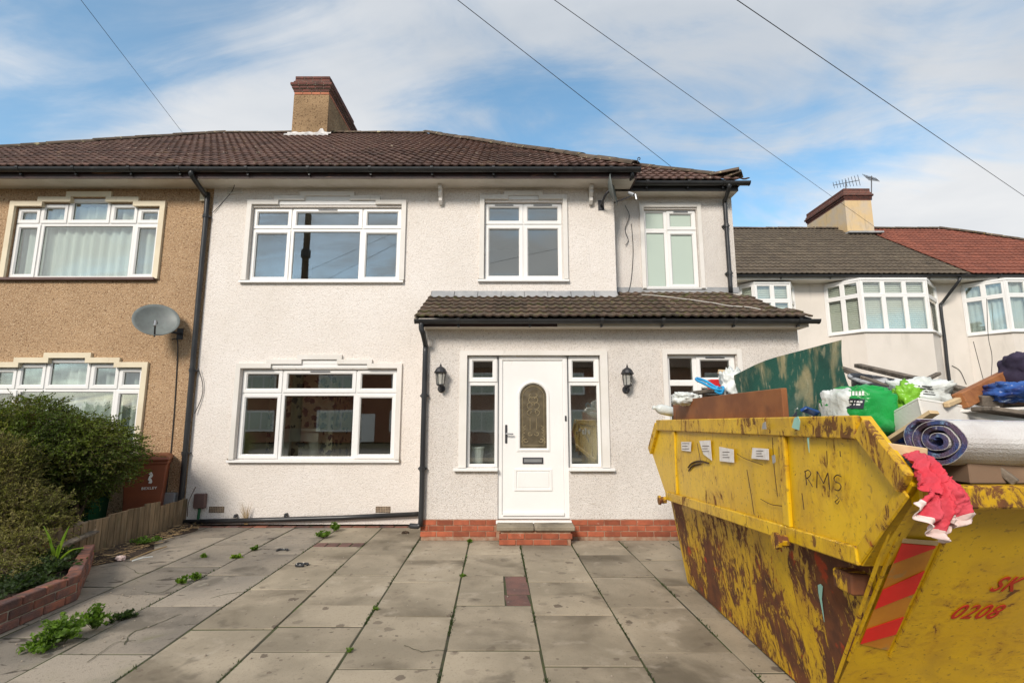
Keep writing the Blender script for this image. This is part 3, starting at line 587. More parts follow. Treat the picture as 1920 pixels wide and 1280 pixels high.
def ridge_tiles(parent, A, B, r=0.115, ln=0.42, mt='ridge', lift=0.02):
    A, B = Vector(A), Vector(B); d = (B - A); n = max(1, int(d.length / ln)); U = d.normalized(); W = U.cross(Vector((0, 0, 1))).normalized(); N = W.cross(U)
    m = MB(); L = d.length / n * 1.04; lo = []
    for e, rr in ((0, r), (L, r * 0.94)):
        lo.append([Vector((e, rr * 1.15 * math.cos(a), rr * 0.8 * math.sin(a))) for a in [math.pi * k / 8 for k in range(9)]] + [Vector((e, (rr - .02) * 1.15 * math.cos(a), (rr - .02) * 0.8 * math.sin(a))) for a in [math.pi * (8 - k) / 8 for k in range(9)]])
    m.loft(lo); me = m.mesh('ridge_tile', mt)
    B3 = Matrix((U, -W, N)).transposed().to_4x4()
    for i in range(n):
        put('ridge_tile', me, Matrix.Translation(A + U * (d.length * i / n) + N * (lift - 0.03 + random.uniform(-.008, .008))) @ B3 @ Matrix.Rotation(random.uniform(-.02, .02), 4, 'Z'), parent)
def gutter(parent, x0, x1, y, z, r=0.06, clips=(), name='gutter'):
    pr = [(y + r * math.cos(a), z + r * math.sin(a)) for a in [math.pi + math.pi * k / 8 for k in range(9)]] + [(y + (r - .008) * math.cos(a), z + (r - .008) * math.sin(a)) for a in [2 * math.pi - math.pi * k / 8 for k in range(9)]]
    m = MB(); m.prism([(x0, a, b) for a, b in pr], (x1 - x0, 0, 0)); gt = m.build(name, 'black', parent)
    for x in clips:
        pr2 = [(y + (r + .009) * math.cos(a), z + (r + .009) * math.sin(a) + .004) for a in [math.pi * 0.97 + math.pi * 1.06 * k / 8 for k in range(9)]] + [(y + (r + .001) * math.cos(a), z + (r + .001) * math.sin(a) + .004) for a in [math.pi * 2.03 - math.pi * 1.06 * k / 8 for k in range(9)]]
        c = MB(); c.prism([(x - .022, a, b) for a, b in pr2], (.044, 0, 0)); c.box(x - .014, x + .014, y + .02, y + .10, z - r - .035, z - r - .011); c.build('gutter_bracket', 'black', gt)
    for x in (x0, x1):
        c = MB(); c.prism([(x - .005, y + (r + .004) * math.cos(a), z + (r + .004) * math.sin(a)) for a in [math.pi + math.pi * k / 8 for k in range(9)]], (.01, 0, 0)); c.build('end_cap', 'black', gt)
    return gt
def pipe(parent, pts, r=0.036, joints=(), name='downpipe', wally=None, mt='black'):
    m = MB(); m.tube(bez(pts, 3) if len(pts) > 4 else pts, r, 10); p = m.build(name, mt, parent, smooth=True)
    for q in joints:
        q = Vector(q); c = MB(); c.tube([q + Vector((0, 0, -.03)), q + Vector((0, 0, .03))], r + .008, 10)
        if wally: c.box(q.x - .06, q.x + .06, q.y + .0, wally, q.z - .012, q.z + .012)
        c.build('pipe_bracket', mt, p)
    return p
def bricks(parent, x0, x1, z0, courses, yf, mt, name='brick', L=0.215, H=0.065, J=0.01, dep=0.1):
    m = MB(); m.box(0, L, 0, dep, 0, H); me = m.mesh(name, mt, bevel=0.004)
    h = MB(); h.box(0, (L - J) / 2, 0, dep, 0, H); mh = h.mesh(name, mt, bevel=0.004)
    for c in range(courses):
        x = x0 + (0 if c % 2 else 0); z = z0 + c * (H + J)
        if c % 2: put(name, mh, Matrix.Translation((x, yf + random.uniform(-.002, .002), z)), parent); x += (L + J) / 2
        while x + L <= x1 + 0.02:
            put(name, me, Matrix.Translation((x, yf + random.uniform(-.002, .002), z)), parent); x += L + J
        if x1 - x > 0.06:
            q = MB(); q.box(0, x1 - x, 0, dep, 0, H); put(name, q.mesh(name, mt, bevel=0.004), Matrix.Translation((x, yf, z)), parent)
# ================================================================== the white house
XP = -5.09                                # party line
house = thing('semi_detached_house', 'white roughcast semi-detached house with brown tiled roof, chimney and porch extension', 'house', (-1.5, 8.3, 0))
W1 = rect(YM, 469, 751, 388.6, 526); W2 = rect(YM, 447, 742, 692, 861); W3 = rect(YM, 908.5, 1055, 379.6, 524)
XMR = 1.735; ZS = zp(342, YM)
wall(house, 'front_wall', 'render', XP, XMR, 0.02, ZS, [W1, W2, W3], YM)
W4 = rect(YS, 1210, 1309, 392.5, 539.5); XSR = 3.87; ZSS = zp(353, YS)
wall(house, 'side_extension_wall', 'render2', XMR - .05, XSR, 2.9, ZSS, [W4], YS)
b = MB(); b.box(XSR - .26, XSR, YS + .262, 14, 0.02, ZSS); b.box(XP, XSR - .3, 17.6, 17.9, 0.02, 5.6); b.build('rear_wall', 'render2', house)
# porch extension
XEL, XER = -1.25, 4.13; ZPL = zp(973, YE); ZE = zp(611, YE)
DO = (xp(866, 780, YE), xp(1136, 780, YE), zp(876, YE), zp(664, YE))      # window-door-window opening
DX0, DX1, DZ0 = xp(933.5, 820, YE), xp(1066, 820, YE), zp(975, YE)
W6 = rect(YE, 1256, 1386, 665, 876)
wall(house, 'porch_wall', 'render2', XEL, XER, ZPL, ZE, [(DO[0], DX0, DO[2], DO[3]), (DX0, DX1, ZPL, DO[3]), (DX1, DO[1], DO[2], DO[3]), W6], YE)
b = MB(); b.box(XEL, XEL + .25, YE + .262, YM - .001, 0, ZE); b.box(XER - .25, XER, YE + .262, 10, 0, ZE); b.build('porch_side_wall', 'render2', house)
pj = MB(); pj.box(XEL + .01, XER - .01, YE - .006, YE + .24, -0.05, ZPL - .002); plinth = pj.build('plinth', 'brickjoint', house)
bricks(plinth, XEL, DX0 - .02, 0.045, 3, YE - .014, 'brick'); bricks(plinth, DX1 + .02, XER, 0.045, 3, YE - .014, 'brick')
# render strip at the corner
b = MB(); b.box(XEL - .012, XEL + .03, YE - .012, YE + .03, ZPL, ZE - .05); b.build('corner_bead', 'trim', house, bevel=.004)
# windows of the white house
f1, f2, tr = .262, .738, .294
three = lambda tr: [(0, f1, 0, tr, True), (f1, f2, 0, tr, True), (f2, 1, 0, tr, True), (0, f1, tr, 1, True), (f1, f2, tr, 1, False), (f2, 1, tr, 1, True)]
sl_ = lambda W, l, r, y, Y: (xp(l, y, Y), xp(r, y, Y), 0.045, 0.06)
window(house, *W1, YM, three(.294), vents=(1,), sill=sl_(W1, 450, 757, 529, YM))
window(house, *W2, YM, three(.27), vents=(1,), sill=sl_(W2, 427, 749, 865, YM))
window(house, *W3, YM, [(0, .5, 0, .284, True), (.5, 1, 0, .284, True), (0, .5, .284, 1, True), (.5, 1, .284, 1, True)], vents=(0, 1), sill=sl_(W3, 896, 1067, 527, YM))
window(house, *W4, YS, [(0, .43, 0, .266, False), (.43, 1, 0, .266, True), (0, .43, .266, 1, False), (.43, 1, .266, 1, True)], gm='frost', vents=(1,), sill=(xp(1205, 543, YS), xp(1325, 543, YS), .03, .03))
window(house, *W6, YE, [(0, .42, 0, .254, False), (.42, 1, 0, .254, True), (0, .42, .254, 1, False), (.42, 1, .254, 1, True)], vents=(1,), sill=(W6[0] - .1, W6[1] + .1, .035, .06))
tk = 0.075
def mld(W, l, r, t1, lv, Y, xs, mt='trim', inf='upvc', tk=tk, proud=.045):
    x0, x1 = xp(l, (t1 + 500) / 2, Y), xp(r, (t1 + 500) / 2, Y)
    x0 = W[0] - .082; x1 = W[1] + .082
    zs = [zp(v, Y) for v in [t1] + lv]
    st = [(xs[i] * (x1 - x0), zs[i + 1] - zs[i]) for i in range(len(lv))]
    return steps_mould(house if mt == 'trim' else nb, mt, x0, x1, st, W[2] + .004, zs[0], tk, Y, proud, inf, W[3])
mld(W1, 459, 766, 376.6, [369, 361], YM, [.166, .33]); mld(W2, 439, 757, 681.6, [674, 665.5], YM, [.182, .365]); mld(W3, 897, 1066, 367, [359.7], YM, [.278])
for W, Y, zt in ((W4, YS, zp(382, YS)), (W6, YE, zp(655, YE))):
    m = MB(); m.band(*stepped(W[0] - .08, W[1] + .08, [], W[2] - .03, zt, .07), Y - .03, Y + .002); m.build('window_moulding', 'trim', house)
# broken cement at the ends of the sills
for W, l, r, y in ((W1, 453, 755, 527), (W3, 899, 1065, 524), (W2, 429, 747, 862)):
    for px in (l, r):
        m = MB(); q = at(px, y, YM - .02); m.box(-.025, .025, -.02, .02, -.028, .028); 
        for i, v in enumerate(m.v): m.v[i] = tuple(Vector(v) * random.uniform(.7, 1.2) + q)
        m.build('broken_mortar', 'mortar', house, bevel=.006)
# rooms behind the glass
room(house, W1[0] - .5, W1[1] + .3, W1[2] - .8, W1[3] + .15, YM + .265, 3.6); room(house, W3[0] - .3, W3[1] + .3, W3[2] - .8, W3[3] + .15, YM + .265, 2.6)
rm = room(house, W2[0] - .35, W2[1] + .25, 0.15, W2[3] + .15, YM + .265, 3.6, 'beige')
yb_ = YM + 1.75; xa = at(482, 780, yb_).x; xb_ = at(625, 780, yb_).x
bm_ = MB(); bm_.box(xa, xb_, yb_, yb_ + 2, 0.16, W2[3] + .14); bm_.build('chimney_breast', 'floral', rm)
mt_ = MB(); my = yb_ - .16; cx_ = at(563, 810, my).x; ztm = zp(803, my)
mt_.box(cx_ - .42, cx_ + .42, my - .12, my + .155, ztm - .05, ztm); mt_.box(cx_ - .37, cx_ + .37, my - .06, my + .155, ztm - .24, ztm - .051)
for sx in (-1, 1): mt_.lathe([(.09, .17), (.09, .26), (.06, .30), (.07, .5), (.10, ztm - .30), (.11, ztm - .241)], 12, Matrix.Translation((cx_ + sx * .27, my + .03, 0)))
mt_.build('mantelpiece', 'marble', rm)
rail = MB(); rail.box(W2[0] - .345, W2[0] - .32, YM + .3, YM + 3.6, .78, .84); rail.build('dado_rail', 'brownboard', rm)
hall = room(house, XEL + .3, 2.0, .22, DO[3] + .2, YE + .27, 1.15, 'beige'); room(house, 2.05, 3.85, .22, DO[3] + .2, YE + .27, 1.15)
tb = MB(); q = at(893, 872, YE + .25); tb.lathe([(.085, 0), (.105, .22), (.115, .22), (.115, .245), (.1, .245)], 14, Matrix.Translation((q.x, q.y + .1, DO[2] + .02))); tb.build('window_tub', 'upvc', hall)
sh = MB(); sh.box(DO[0], DX0 - .01, YE + .265, YE + .48, DO[2] - .02, DO[2] + .015); sh.build('inner_sill', 'upvc', hall)
# ---- door set
xl1 = xp(932, 770, YE); xr0 = xp(1068.5, 770, YE)
trz = (718 - 667) / (874 - 667)
for (a, b_) in ((DO[0] + .07, DX0 - .004), (DX1 + .004, DO[1] - .07)):
    window(house, a, b_, DO[2], DO[3] - .02, YE, [(0, 1, 0, trz, True), (0, 1, trz, 1, False)], rec=.05, sill=(a - (.17 if a < 0 else .005), b_ + (.005 if a < 0 else .17), .045, .07))
m = MB(); o_ = [(DO[0] - .04, DO[2]), (DO[0] - .04, DO[3] + .05), (DO[1] + .04, DO[3] + .05), (DO[1] + .04, DO[2])]; i_ = [(DO[0] + .066, DO[2]), (DO[0] + .066, DO[3] - .016), (DO[1] - .066, DO[3] - .016), (DO[1] - .066, DO[2])]
m.band(o_, i_, YE - .03, YE + .06); m.build('door_surround', 'trim', house)
yd = YE + .03
fr = MB(); fr.ring(DX0, DX1, DZ0, DO[3] - .02, [(0, yd + .08), (0, yd + .002), (.002, yd), (.055, yd), (.068, yd + .014), (.068, yd + .08)]); door = fr.build('door', 'upvc', house)
lx0, lx1, lz0, lz1 = DX0 + .07, DX1 - .07, DZ0 + .075, DO[3] - .092
gx0, gx1, gz0, gzt = xp(975.5, 780, YE), xp(1025, 780, YE), zp(840, YE), zp(718.5, YE)
rg = (gx1 - gx0) / 2; gcx = (gx0 + gx1) / 2; gza = gzt - rg
arch = lambda e, n=14: [(gx0 - e, gz0 - e), (gx1 + e, gz0 - e)] + [(gcx + (rg + e) * math.cos(a), gza + (rg + e) * math.sin(a)) for a in [math.pi * k / n for k in range(n + 1)]]
lf = MB(); yl = yd + .018
# leaf with an arched opening: fan between the rectangle and the arch
A = arch(.028); cxm, czm = gcx, (gz0 + gza) / 2
def to_rect(p):
    dx_, dz_ = p[0] - cxm, p[1] - czm; s_ = min((lx1 - cxm) / dx_ if dx_ > 0 else (lx0 - cxm) / dx_ if dx_ < 0 else 1e9, (lz1 - czm) / dz_ if dz_ > 0 else (lz0 - czm) / dz_ if dz_ < 0 else 1e9)
    return (cxm + dx_ * s_, czm + dz_ * s_)
# split at the arch's rectangle corners by adding exact corner points
N = 72; angs = sorted([2 * math.pi * k / N for k in range(N)] + [math.atan2(cz - czm, cx - cxm) % (2 * math.pi) for cx in (lx0, lx1) for cz in (lz0, lz1)] + [math.atan2(p[1] - czm, p[0] - cxm) % (2 * math.pi) for p in A[:2]])
def on_arch(a, P):
    d = (math.cos(a), math.sin(a)); best = None
    for p, q in zip(P, P[1:] + P[:1]):
        ex, ez = q[0] - p[0], q[1] - p[1]; den_ = d[0] * ez - d[1] * ex
        if abs(den_) < 1e-12: continue
        t_ = ((p[0] - cxm) * ez - (p[1] - czm) * ex) / den_; u_ = ((p[0] - cxm) * d[1] - (p[1] - czm) * d[0]) / den_
        if t_ > 0 and -1e-6 <= u_ <= 1 + 1e-6 and (best is None or t_ > best): best = t_
    return (cxm + d[0] * best, czm + d[1] * best)
inn = [on_arch(a, A) for a in angs]; out = [to_rect((cxm + math.cos(a), czm + math.sin(a))) for a in angs]
n = len(angs)
lf.add([(p[0], yl, p[1]) for p in out] + [(p[0], yl, p[1]) for p in inn] + [(p[0], yl + .04, p[1]) for p in out], [(i, (i + 1) % n, n + (i + 1) % n, n + i) for i in range(n)] + [(i, 2 * n + i, 2 * n + (i + 1) % n, (i + 1) % n) for i in range(n)])
lf.build('door_leaf', 'upvc', door)
am = MB(); am.loft([[(p[0], y, p[1]) for p in arch(e)] for e, y in ((.05, yl + .001), (.043, yl - .012), (.022, yl - .016), (.004, yl - .006), (.0, yl + .02))], cap=False); am.build('arch_moulding', 'upvc', door, smooth=False)
gl_ = MB(); gl_.prism([(p[0], yl + .012, p[1]) for p in arch(.004)], (0, .006, 0)); pane = gl_.build('leaded_pane', 'bronze', door)
def came(pts, r=.0035): c = MB(); c.tube([(gcx + a, yl + .011, gz0 + b) for a, b in pts], r, 5); return c
H_ = gzt - gz0; cm = MB()
def addc(pts, r=.0035): cm.tube([(gcx + a, yl + .010, gz0 + b) for a, b in pts], r, 5)
e = .035
addc([(-rg + e, e), (rg - e, e)]); 
for s_ in (-1, 1):
    addc([(s_ * (rg - e), e), (s_ * (rg - e), H_ - rg)])
    for k in range(5):
        zc_ = .07 + k * .05; addc([(s_ * (.15 - k * .006) + s_ * .02 * math.sin(t_ * 1.2), zc_ + t_ * .012) for t_ in range(5)], .004)
    sw = lambda cx, cz, r0, a0, a1: addc([(s_ * (cx + r0 * (1 - k * .06) * math.cos(a0 + (a1 - a0) * k / 10)), cz + r0 * (1 - k * .06) * math.sin(a0 + (a1 - a0) * k / 10)) for k in range(11)], .005)
    sw(.05, H_ * .55, .045, -1.5, 4.0); sw(.04, H_ * .66, .06, -2.0, 3.4); sw(.03, H_ * .75, .05, -2.2, 2.6); sw(.05, H_ * .22, .035, -3, 2); sw(.11, H_ * .12, .035, -3, 2.6); sw(.03, H_ * .82, .04, -2.4, 1.6)
    addc([(s_ * .045, H_ * .28), (s_ * .045, H_ * .46)], .005)
addc([((rg - e) * math.cos(a), H_ - rg + (rg - e) * math.sin(a)) for a in [math.pi * k / 12 for k in range(13)]])
cm.build('lead_came', 'came', pane)
lz = MB(); lz.ring(xp(964, 900, YE), xp(1036, 900, YE), zp(921, YE), zp(879, YE), [(0, yl), (.006, yl - .014), (.03, yl - .014), (.04, yl - .002), (.05, yl - .010), (.09, yl - .010)]); a_, b2 = xp(964, 900, YE) + .09, xp(1036, 900, YE) - .09
lz.quad((a_, yl - .010, zp(921, YE) + .09), (b2, yl - .010, zp(921, YE) + .09), (b2, yl - .010, zp(879, YE) - .09), (a_, yl - .010, zp(879, YE) - .09)); lz.build('lower_panel', 'upvc', door)
lb = MB(); lb.ring(xp(980, 863, YE), xp(1019, 863, YE), zp(869.5, YE), zp(857.5, YE), [(0, yl), (.003, yl - .016), (.014, yl - .018), (.018, yl - .01)]); lo_ = lb.build('letterbox', 'darksteel', door)
lb = MB(); lb.box(xp(980, 863, YE) + .017, xp(1019, 863, YE) - .017, yl - .013, yl, zp(869.5, YE) + .017, zp(857.5, YE) - .017); lb.build('flap', 'steel', lo_, bevel=.004)
hb = MB(); hx = xp(949, 813, YE); hb.box(hx - .016, hx + .016, yl - .014, yl, zp(831, YE), zp(796, YE)); hd = hb.build('door_handle', 'darksteel', door, bevel=.006)
hb = MB(); hz = zp(813, YE); hb.tube(bez([(hx, yl - .01, hz), (hx, yl - .05, hz), (hx + .03, yl - .058, hz), (hx + .1, yl - .055, hz - .004)], 4), .011, 8); hb.build('lever', 'steel', hd, smooth=True)
b = MB(); b.box(DX1 - .045, DX1 - .022, yd - .016, yd, zp(789, YE), zp(779, YE)); b.build('door_bell', 'darksteel', door, bevel=.004)
b = MB(); b.prism([(DX0 - .02, YE - .075, DZ0 - .035), (DX0 - .02, YE - .075, DZ0 - .004), (DX0 - .02, YE + .05, DZ0 + .01), (DX0 - .02, YE + .05, DZ0 - .035)], (DX1 - DX0 + .04, 0, 0)); b.build('door_sill', 'upvc', door, bevel=.004)
b = MB(); b.box(lx0, lx1, yd - .025, yl, lz0 - .02, lz0 + .03); b.build('weather_bar', 'upvc', door, bevel=.008)
# doorstep: brick riser under two slabs
sx0, sx1 = gr(936, 1021).x, gr(1073, 1021).x; sy = 6.99; zst = zp(977, YE)
st_ = MB(); st_.box(sx0 + .02, sx1 - .02, sy + .012, YE - .02, -.04, zst - .062); step = st_.build('doorstep', 'brickjoint', house)
bricks(step, sx0, sx1, .004, 2, sy, 'brick')
sxm = sx0 + (sx1 - sx0) * .48
for a, b_ in ((sx0 - .035, sxm - .003), (sxm + .003, sx1 + .035)):
    m = MB(); m.box(a, b_, sy - .035, YE - .016, zst - .06, zst); m.build('step_slab', 'slab', step, bevel=.012)
# ---- roofs
EY, EZ = 7.86, zp(318, 7.86) + .02; RY = 13.2; RZ = zp(254, RY); XR0, XR1 = -8.0, -2.37; XE1 = 2.06; XE0 = -12.6
roof = MB(); roof.quad((XP, EY, EZ), (XE1, EY, EZ), (XR1, RY, RZ - .03), (XP, RY, RZ - .03)); roof.add([(XE1, EY, EZ), (XE1, RY * 2 - EY, EZ), (XR1, RY, RZ - .03)], [(0, 1, 2)]); roof.quad((XP, RY * 2 - EY, EZ), (XP, RY, RZ - .03), (XR1, RY, RZ - .03), (XE1, RY * 2 - EY, EZ))
roof = roof.build('roof', 'deck', house)
V = Vector((0, RY - EY, RZ - EZ)); vl = V.length
def slope_inside(x0, x1, hipA, hipB):
    """x bounds at the eave and the ridge on both sides"""
    def f(P, w, ex):
        k = (P.y - EY) / (RY - EY)
        if k < -0.02 or k > 1.0: return False, True
        l = x0 if hipA is None else x0 + (hipA - x0) * k; r = x1 if hipB is None else x1 + (hipB - x1) * k
        if P.x < l - w * 0.75 or P.x > r + w * .75: return False, True
        return True, (hipA is not None and P.x < l + w * 1.3) or (hipB is not None and P.x > r - w * 1.3)
    return f
def party(f, lo, hi):
    def q(P, w, ex):
        ok, e = f(P, w, ex); return (ok and lo <= P.x < hi), e
    return q
TW, TE = 0.30, 0.285
hipn = lambda a, b: Vector(b - a).normalized()
A_, B_ = Vector((XE1, EY, EZ)), Vector((XR1, RY, RZ)); nclip = Vector((B_.y - A_.y, -(B_.x - A_.x), 0)).normalized()
tiled(roof, (XP - 0.02 * 0, EY - .05, EZ + .012), (1, 0, 0), V, XE1 - XP + .3, vl, slope_inside(XP, XE1, None, XR1), TW, TE, 'tile', 175, clip=[(A_, nclip)])
ridge_tiles(roof, (XR1, RY, RZ + .03), (XP, RY, RZ + .03)); ridge_tiles(roof, (XE1 - .02, EY + .03, EZ + .06), (XR1, RY, RZ + .06))
b = MB(); b.box(XP, XE1 - .02, EY, EY + .022, EZ - .17, EZ - .005); b.box(XE1 - .04, XE1 - .018, EY + .023, 12, EZ - .17, EZ - .005); b.build('fascia', 'fascia', house)
b = MB(); b.box(XP, XE1 - .045, EY + .024, YM + .1, EZ - .165, EZ - .15); b.box(XMR, XE1 - .045, YM + .102, 12, EZ - .165, EZ - .15); b.build('soffit', 'soffit', house)
gutter(house, XP + .02, XE1 + .02, EY - .065, EZ - .035, .062, [-4.3, -3.3, -2.3, -1.3, -.3, .7, 1.6])
# corbel brackets under the soffit
for px in (828, 1106):
    x = xp(px, 345, YM); m = MB(); z1, z0 = EZ - .167, zp(386, YM)
    pr = [(YM - .001, z1), (YM - .20, z1), (YM - .20, z1 - .07), (YM - .16, z1 - .09), (YM - .17, z1 - .13), (YM - .10, z1 - .20), (YM - .11, z1 - .25), (YM - .05, z1 - .31), (YM - .055, z0 + .05), (YM - .001, z0)]
    m.prism([(x - .03, a, b_) for a, b_ in pr], (.06, 0, 0)); m.build('eaves_corbel', 'trim', house, bevel=.005)
# side extension roof: lower hipped slope
SEY, SEZ = 8.27, zp(341, 8.27); SX0, SX1 = 1.75, 3.98
sr = MB(); sr.add([(SX0, SEY, SEZ), (SX1, SEY, SEZ), (SX1 - 2.2, SEY + 2.2, SEZ + 1.52), (SX0, SEY + 2.2, SEZ + 1.52), (SX1, SEY + 5, SEZ), (SX1 - 2.2, SEY + 5, SEZ + 1.52)], [(0, 1, 2, 3), (1, 4, 5, 2)]); sroof = sr.build('side_roof', 'deck', house)
def sins(P, w, ex):
    k = (P.y - SEY)
    if k < -.05 or k > 2.1: return False, True
    r = SX1 - k
    return SX0 + .1 < P.x < r + w * .7, P.x > r - w * 1.3
VS = Vector((0, 1, .69)); nS = Vector((1, 1, 0)).normalized()
tiled(sroof, (SX0, SEY - .05, SEZ + .012), (1, 0, 0), VS, 2.6, 2.6, sins, TW, TE, 'tile', 25, clip=[(Vector((SX1, SEY, SEZ)), nS)])
ridge_tiles(sroof, (SX1 - .35, SEY + .35, SEZ + .29), (SX1 - 2.0, SEY + 2.0, SEZ + 1.43), r=.10)
# the last hip tile has slipped and tips outward
m = MB(); lo = []
for e_, rr in ((0, .10), (.46, .105)): lo.append([Vector((e_, rr * 1.2 * math.cos(a), rr * .8 * math.sin(a))) for a in [math.pi * k / 8 for k in range(9)]] + [Vector((e_, (rr - .02) * 1.2 * math.cos(a), (rr - .02) * .8 * math.sin(a))) for a in [math.pi * (8 - k) / 8 for k in range(9)]])
m.loft(lo); hm = m.mesh('slipped_hip_tile', 'ridge')
put('slipped_hip_tile', hm, Matrix.Translation((SX1 - .44, SEY + .28, SEZ + .215)) @ Matrix.Rotation(R(-28), 4, 'Z') @ Matrix.Rotation(R(1), 4, 'Y'), sroof)
put('slipped_hip_tile', hm, Matrix.Translation((SX1 - .22, SEY + .22, SEZ + .13)) @ Matrix.Rotation(R(-32), 4, 'Z') @ Matrix.Rotation(R(-8), 4, 'Y') @ Matrix.Scale(.62, 4, (1, 0, 0)), sroof)
mm = MB(); q = Vector((SX1 - .42, SEY + .40, SEZ + .30)); mm.lathe([(.02, -.06), (.09, -.05), (.08, .02), (.03, .05)], 7, Matrix.Translation(q)); mm.build('broken_mortar', 'mortar', sroof)
b = MB(); b.box(SX0, SX1 - .1, SEY + .01, SEY + .03, SEZ - .16, SEZ - .005); b.build('side_fascia', 'blackfascia', house)
b = MB(); b.box(SX0, SX1 - .1, SEY + .032, YS + .1, SEZ - .158, SEZ - .145); b.build('side_soffit', 'soffit', house)
gutter(house, SX0 + .1, SX1 + .06, SEY - .06, SEZ - .035, .06, [2.3, 3.0, 3.6], 'side_gutter')
xq = xp(1362, 440, YS - .06)
pipe(house, [(xq - .02, SEY - .05, SEZ - .06), (xq - .02, SEY - .05, SEZ - .13), (xq + .005, YS - .09, SEZ - .26), (xq + .01, YS - .06, SEZ - .32), (xq + .01, YS - .06, 4.2), (xq + .01, YS - .06, zp(549, YS - .06))], .036, [(xq + .01, YS - .06, 4.95), (xq + .01, YS - .06, 4.1)], 'side_downpipe', YS)
# connecting angled pipe under the main eave's corner
pipe(house, [(XE1 - .1, EY - .05, EZ - .06), (XE1 - .1, EY + .0, EZ - .16), (XE1 - .12, SEY - .1, SEZ - .05)], .034, (), 'linking_pipe')
hk = MB(); q = at(1196, 305, EY); hk.tube([q, q + Vector((0, 0, .06))] + [q + Vector((.02 - .02 * math.cos(a), 0, .07 + .02 * math.sin(a))) for a in [k * .6 for k in range(9)]], .007, 6); hk.build('cable_hook', 'darksteel', house)
# porch roof
PY0, PZ0 = 7.06, zp(598, 7.06) + .01; PY1, PZ1 = YM - .01, zp(559, YM); PX0, PX1, PX1T = -1.36, 4.22, 3.86
pr_ = MB(); pr_.add([(PX0, PY0, PZ0), (PX1, PY0, PZ0), (PX1T, PY1 + .3, PZ1 + .1), (PX0, PY1, PZ1)], [(0, 1, 2, 3)]); pr_.add([(PX1, PY0, PZ0), (PX1, PY0 + 2.5, PZ0), (PX1T, PY1 + .3, PZ1 + .1)], [(0, 1, 2)]); proof = pr_.build('porch_roof', 'deck', house)
VP = Vector((0, PY1 - PY0, PZ1 - PZ0))
def pins(P, w, ex):
    k = (P.y - PY0) / (PY1 - PY0)
    if k < -.05 or (k > 1.0 and P.x < XMR) or k > 1.26: return False, True
    return PX0 + .08 < P.x < PX1 + (PX1T - PX1) * k - .05, False
tiled(proof, (PX0, PY0 - .03, PZ0 + .012), (1, 0, 0), VP, PX1 - PX0 + .2, VP.length * 1.3, pins, .265, .235, 'mosstile', 100)
vg = MB(); vg.box(PX0 - .012, PX0 + .03, PY0, PY1, -.05, .0)
vg.v = [(x, y, z + PZ0 + (PZ1 - PZ0) * (y - PY0) / (PY1 - PY0) + .02) for x, y, z in vg.v]; vg.build('verge', 'mortar', proof)
fl = MB()
for i in range(8):
    a, b_ = PX0 + .03 + i * (XMR - PX0 - .03) / 8, PX0 + .03 + (i + 1) * (XMR - PX0 - .03) / 8
    fl.prism([(a + .002, YM - .008, PZ1 + .12), (a + .002, YM - .02, PZ1 + .12), (a + .002, YM - .03, PZ1 + .045), (a + .002, YM - .14, PZ1 - .01), (a + .002, YM - .14, PZ1 - .02)], (b_ - a - .004, 0, 0))
fl.box(XMR - .02, XSR + .02, YS - .012, YS - .002, PZ1 + .16, PZ1 + .26); fl.build('lead_flashing', 'lead', proof)
b = MB(); b.box(PX0 + .05, PX1 - .05, PY0 + .012, PY0 + .034, PZ0 - .12, PZ0 - .004); b.build('porch_fascia', 'soffit', house, bevel=.003)
b = MB(); b.box(PX0 + .05, xp(1045, 606, PY0), PY0 + .005, PY0 + .0115, PZ0 - .118, PZ0 - .06); b.build('rotten_fascia_board', 'fascia', house)
b = MB(); b.box(PX0 + .06, PX1 - .06, PY0 + .036, YE + .02, PZ0 - .118, PZ0 - .105); b.build('porch_soffit', 'soffit', house)
gutter(house, PX0 + .01, PX1 + .05, PY0 - .055, PZ0 - .03, .058, [-.75, .25, 1.25, 2.1, 3.1, 4.0], 'porch_gutter')
gx_ = xp(798, 640, YE - .06)
pipe(house, [(PX0 + .1, PY0 - .055, PZ0 - .07), (PX0 + .1, PY0 - .055, PZ0 - .16), (PX0 + .12, PY0 - .03, PZ0 - .22), (gx_, YE - .06, PZ0 - .36), (gx_ - .0, YE - .06, PZ0 - .45), (gx_, YE - .06, 1.4), (gx_, YE - .06, .30), (gx_ - .02, YE - .06, .20), (gx_ - .1, YE - .04, .19), (gx_ - .15, YE - .02, .19)], .036, [(gx_, YE - .06, 1.95), (gx_, YE - .06, .95)], 'porch_downpipe', YE)
# long pipe along the foot of the main wall and the tall party pipe
xpp = at(384, 400, YM - .07).x
pipe(house, [(xpp - .03, EY - .05, EZ - .08), (xpp - .03, EY - .05, EZ - .15), (xpp, YM - .1, EZ - .33), (xpp + .02, YM - .07, EZ - .42), (xpp + .03, YM - .07, 3.5), (xpp + .05, YM - .07, 1.5), (xpp + .06, YM - .07, .15), (xpp + .06, YM - .07, .02)], .04, [(xpp + .02, YM - .07, 5.0), (xpp + .04, YM - .07, 2.4), (xpp + .05, YM - .07, 1.1)], 'party_downpipe', YM)
pipe(house, [at(345, 978, YM - .06), at(500, 974, YM - .06), at(640, 970, YM - .06), at(785, 963, YM - .06)], .036, (), 'ground_pipe')
wvp = MB(); q = rect(YM - .02, 426, 455, 345, 363); wvp.box(q[0], q[1], YM - .018, YM - .001, q[2], q[3]); wv_ = wvp.build('wall_vent', 'trim', house, bevel=.003)
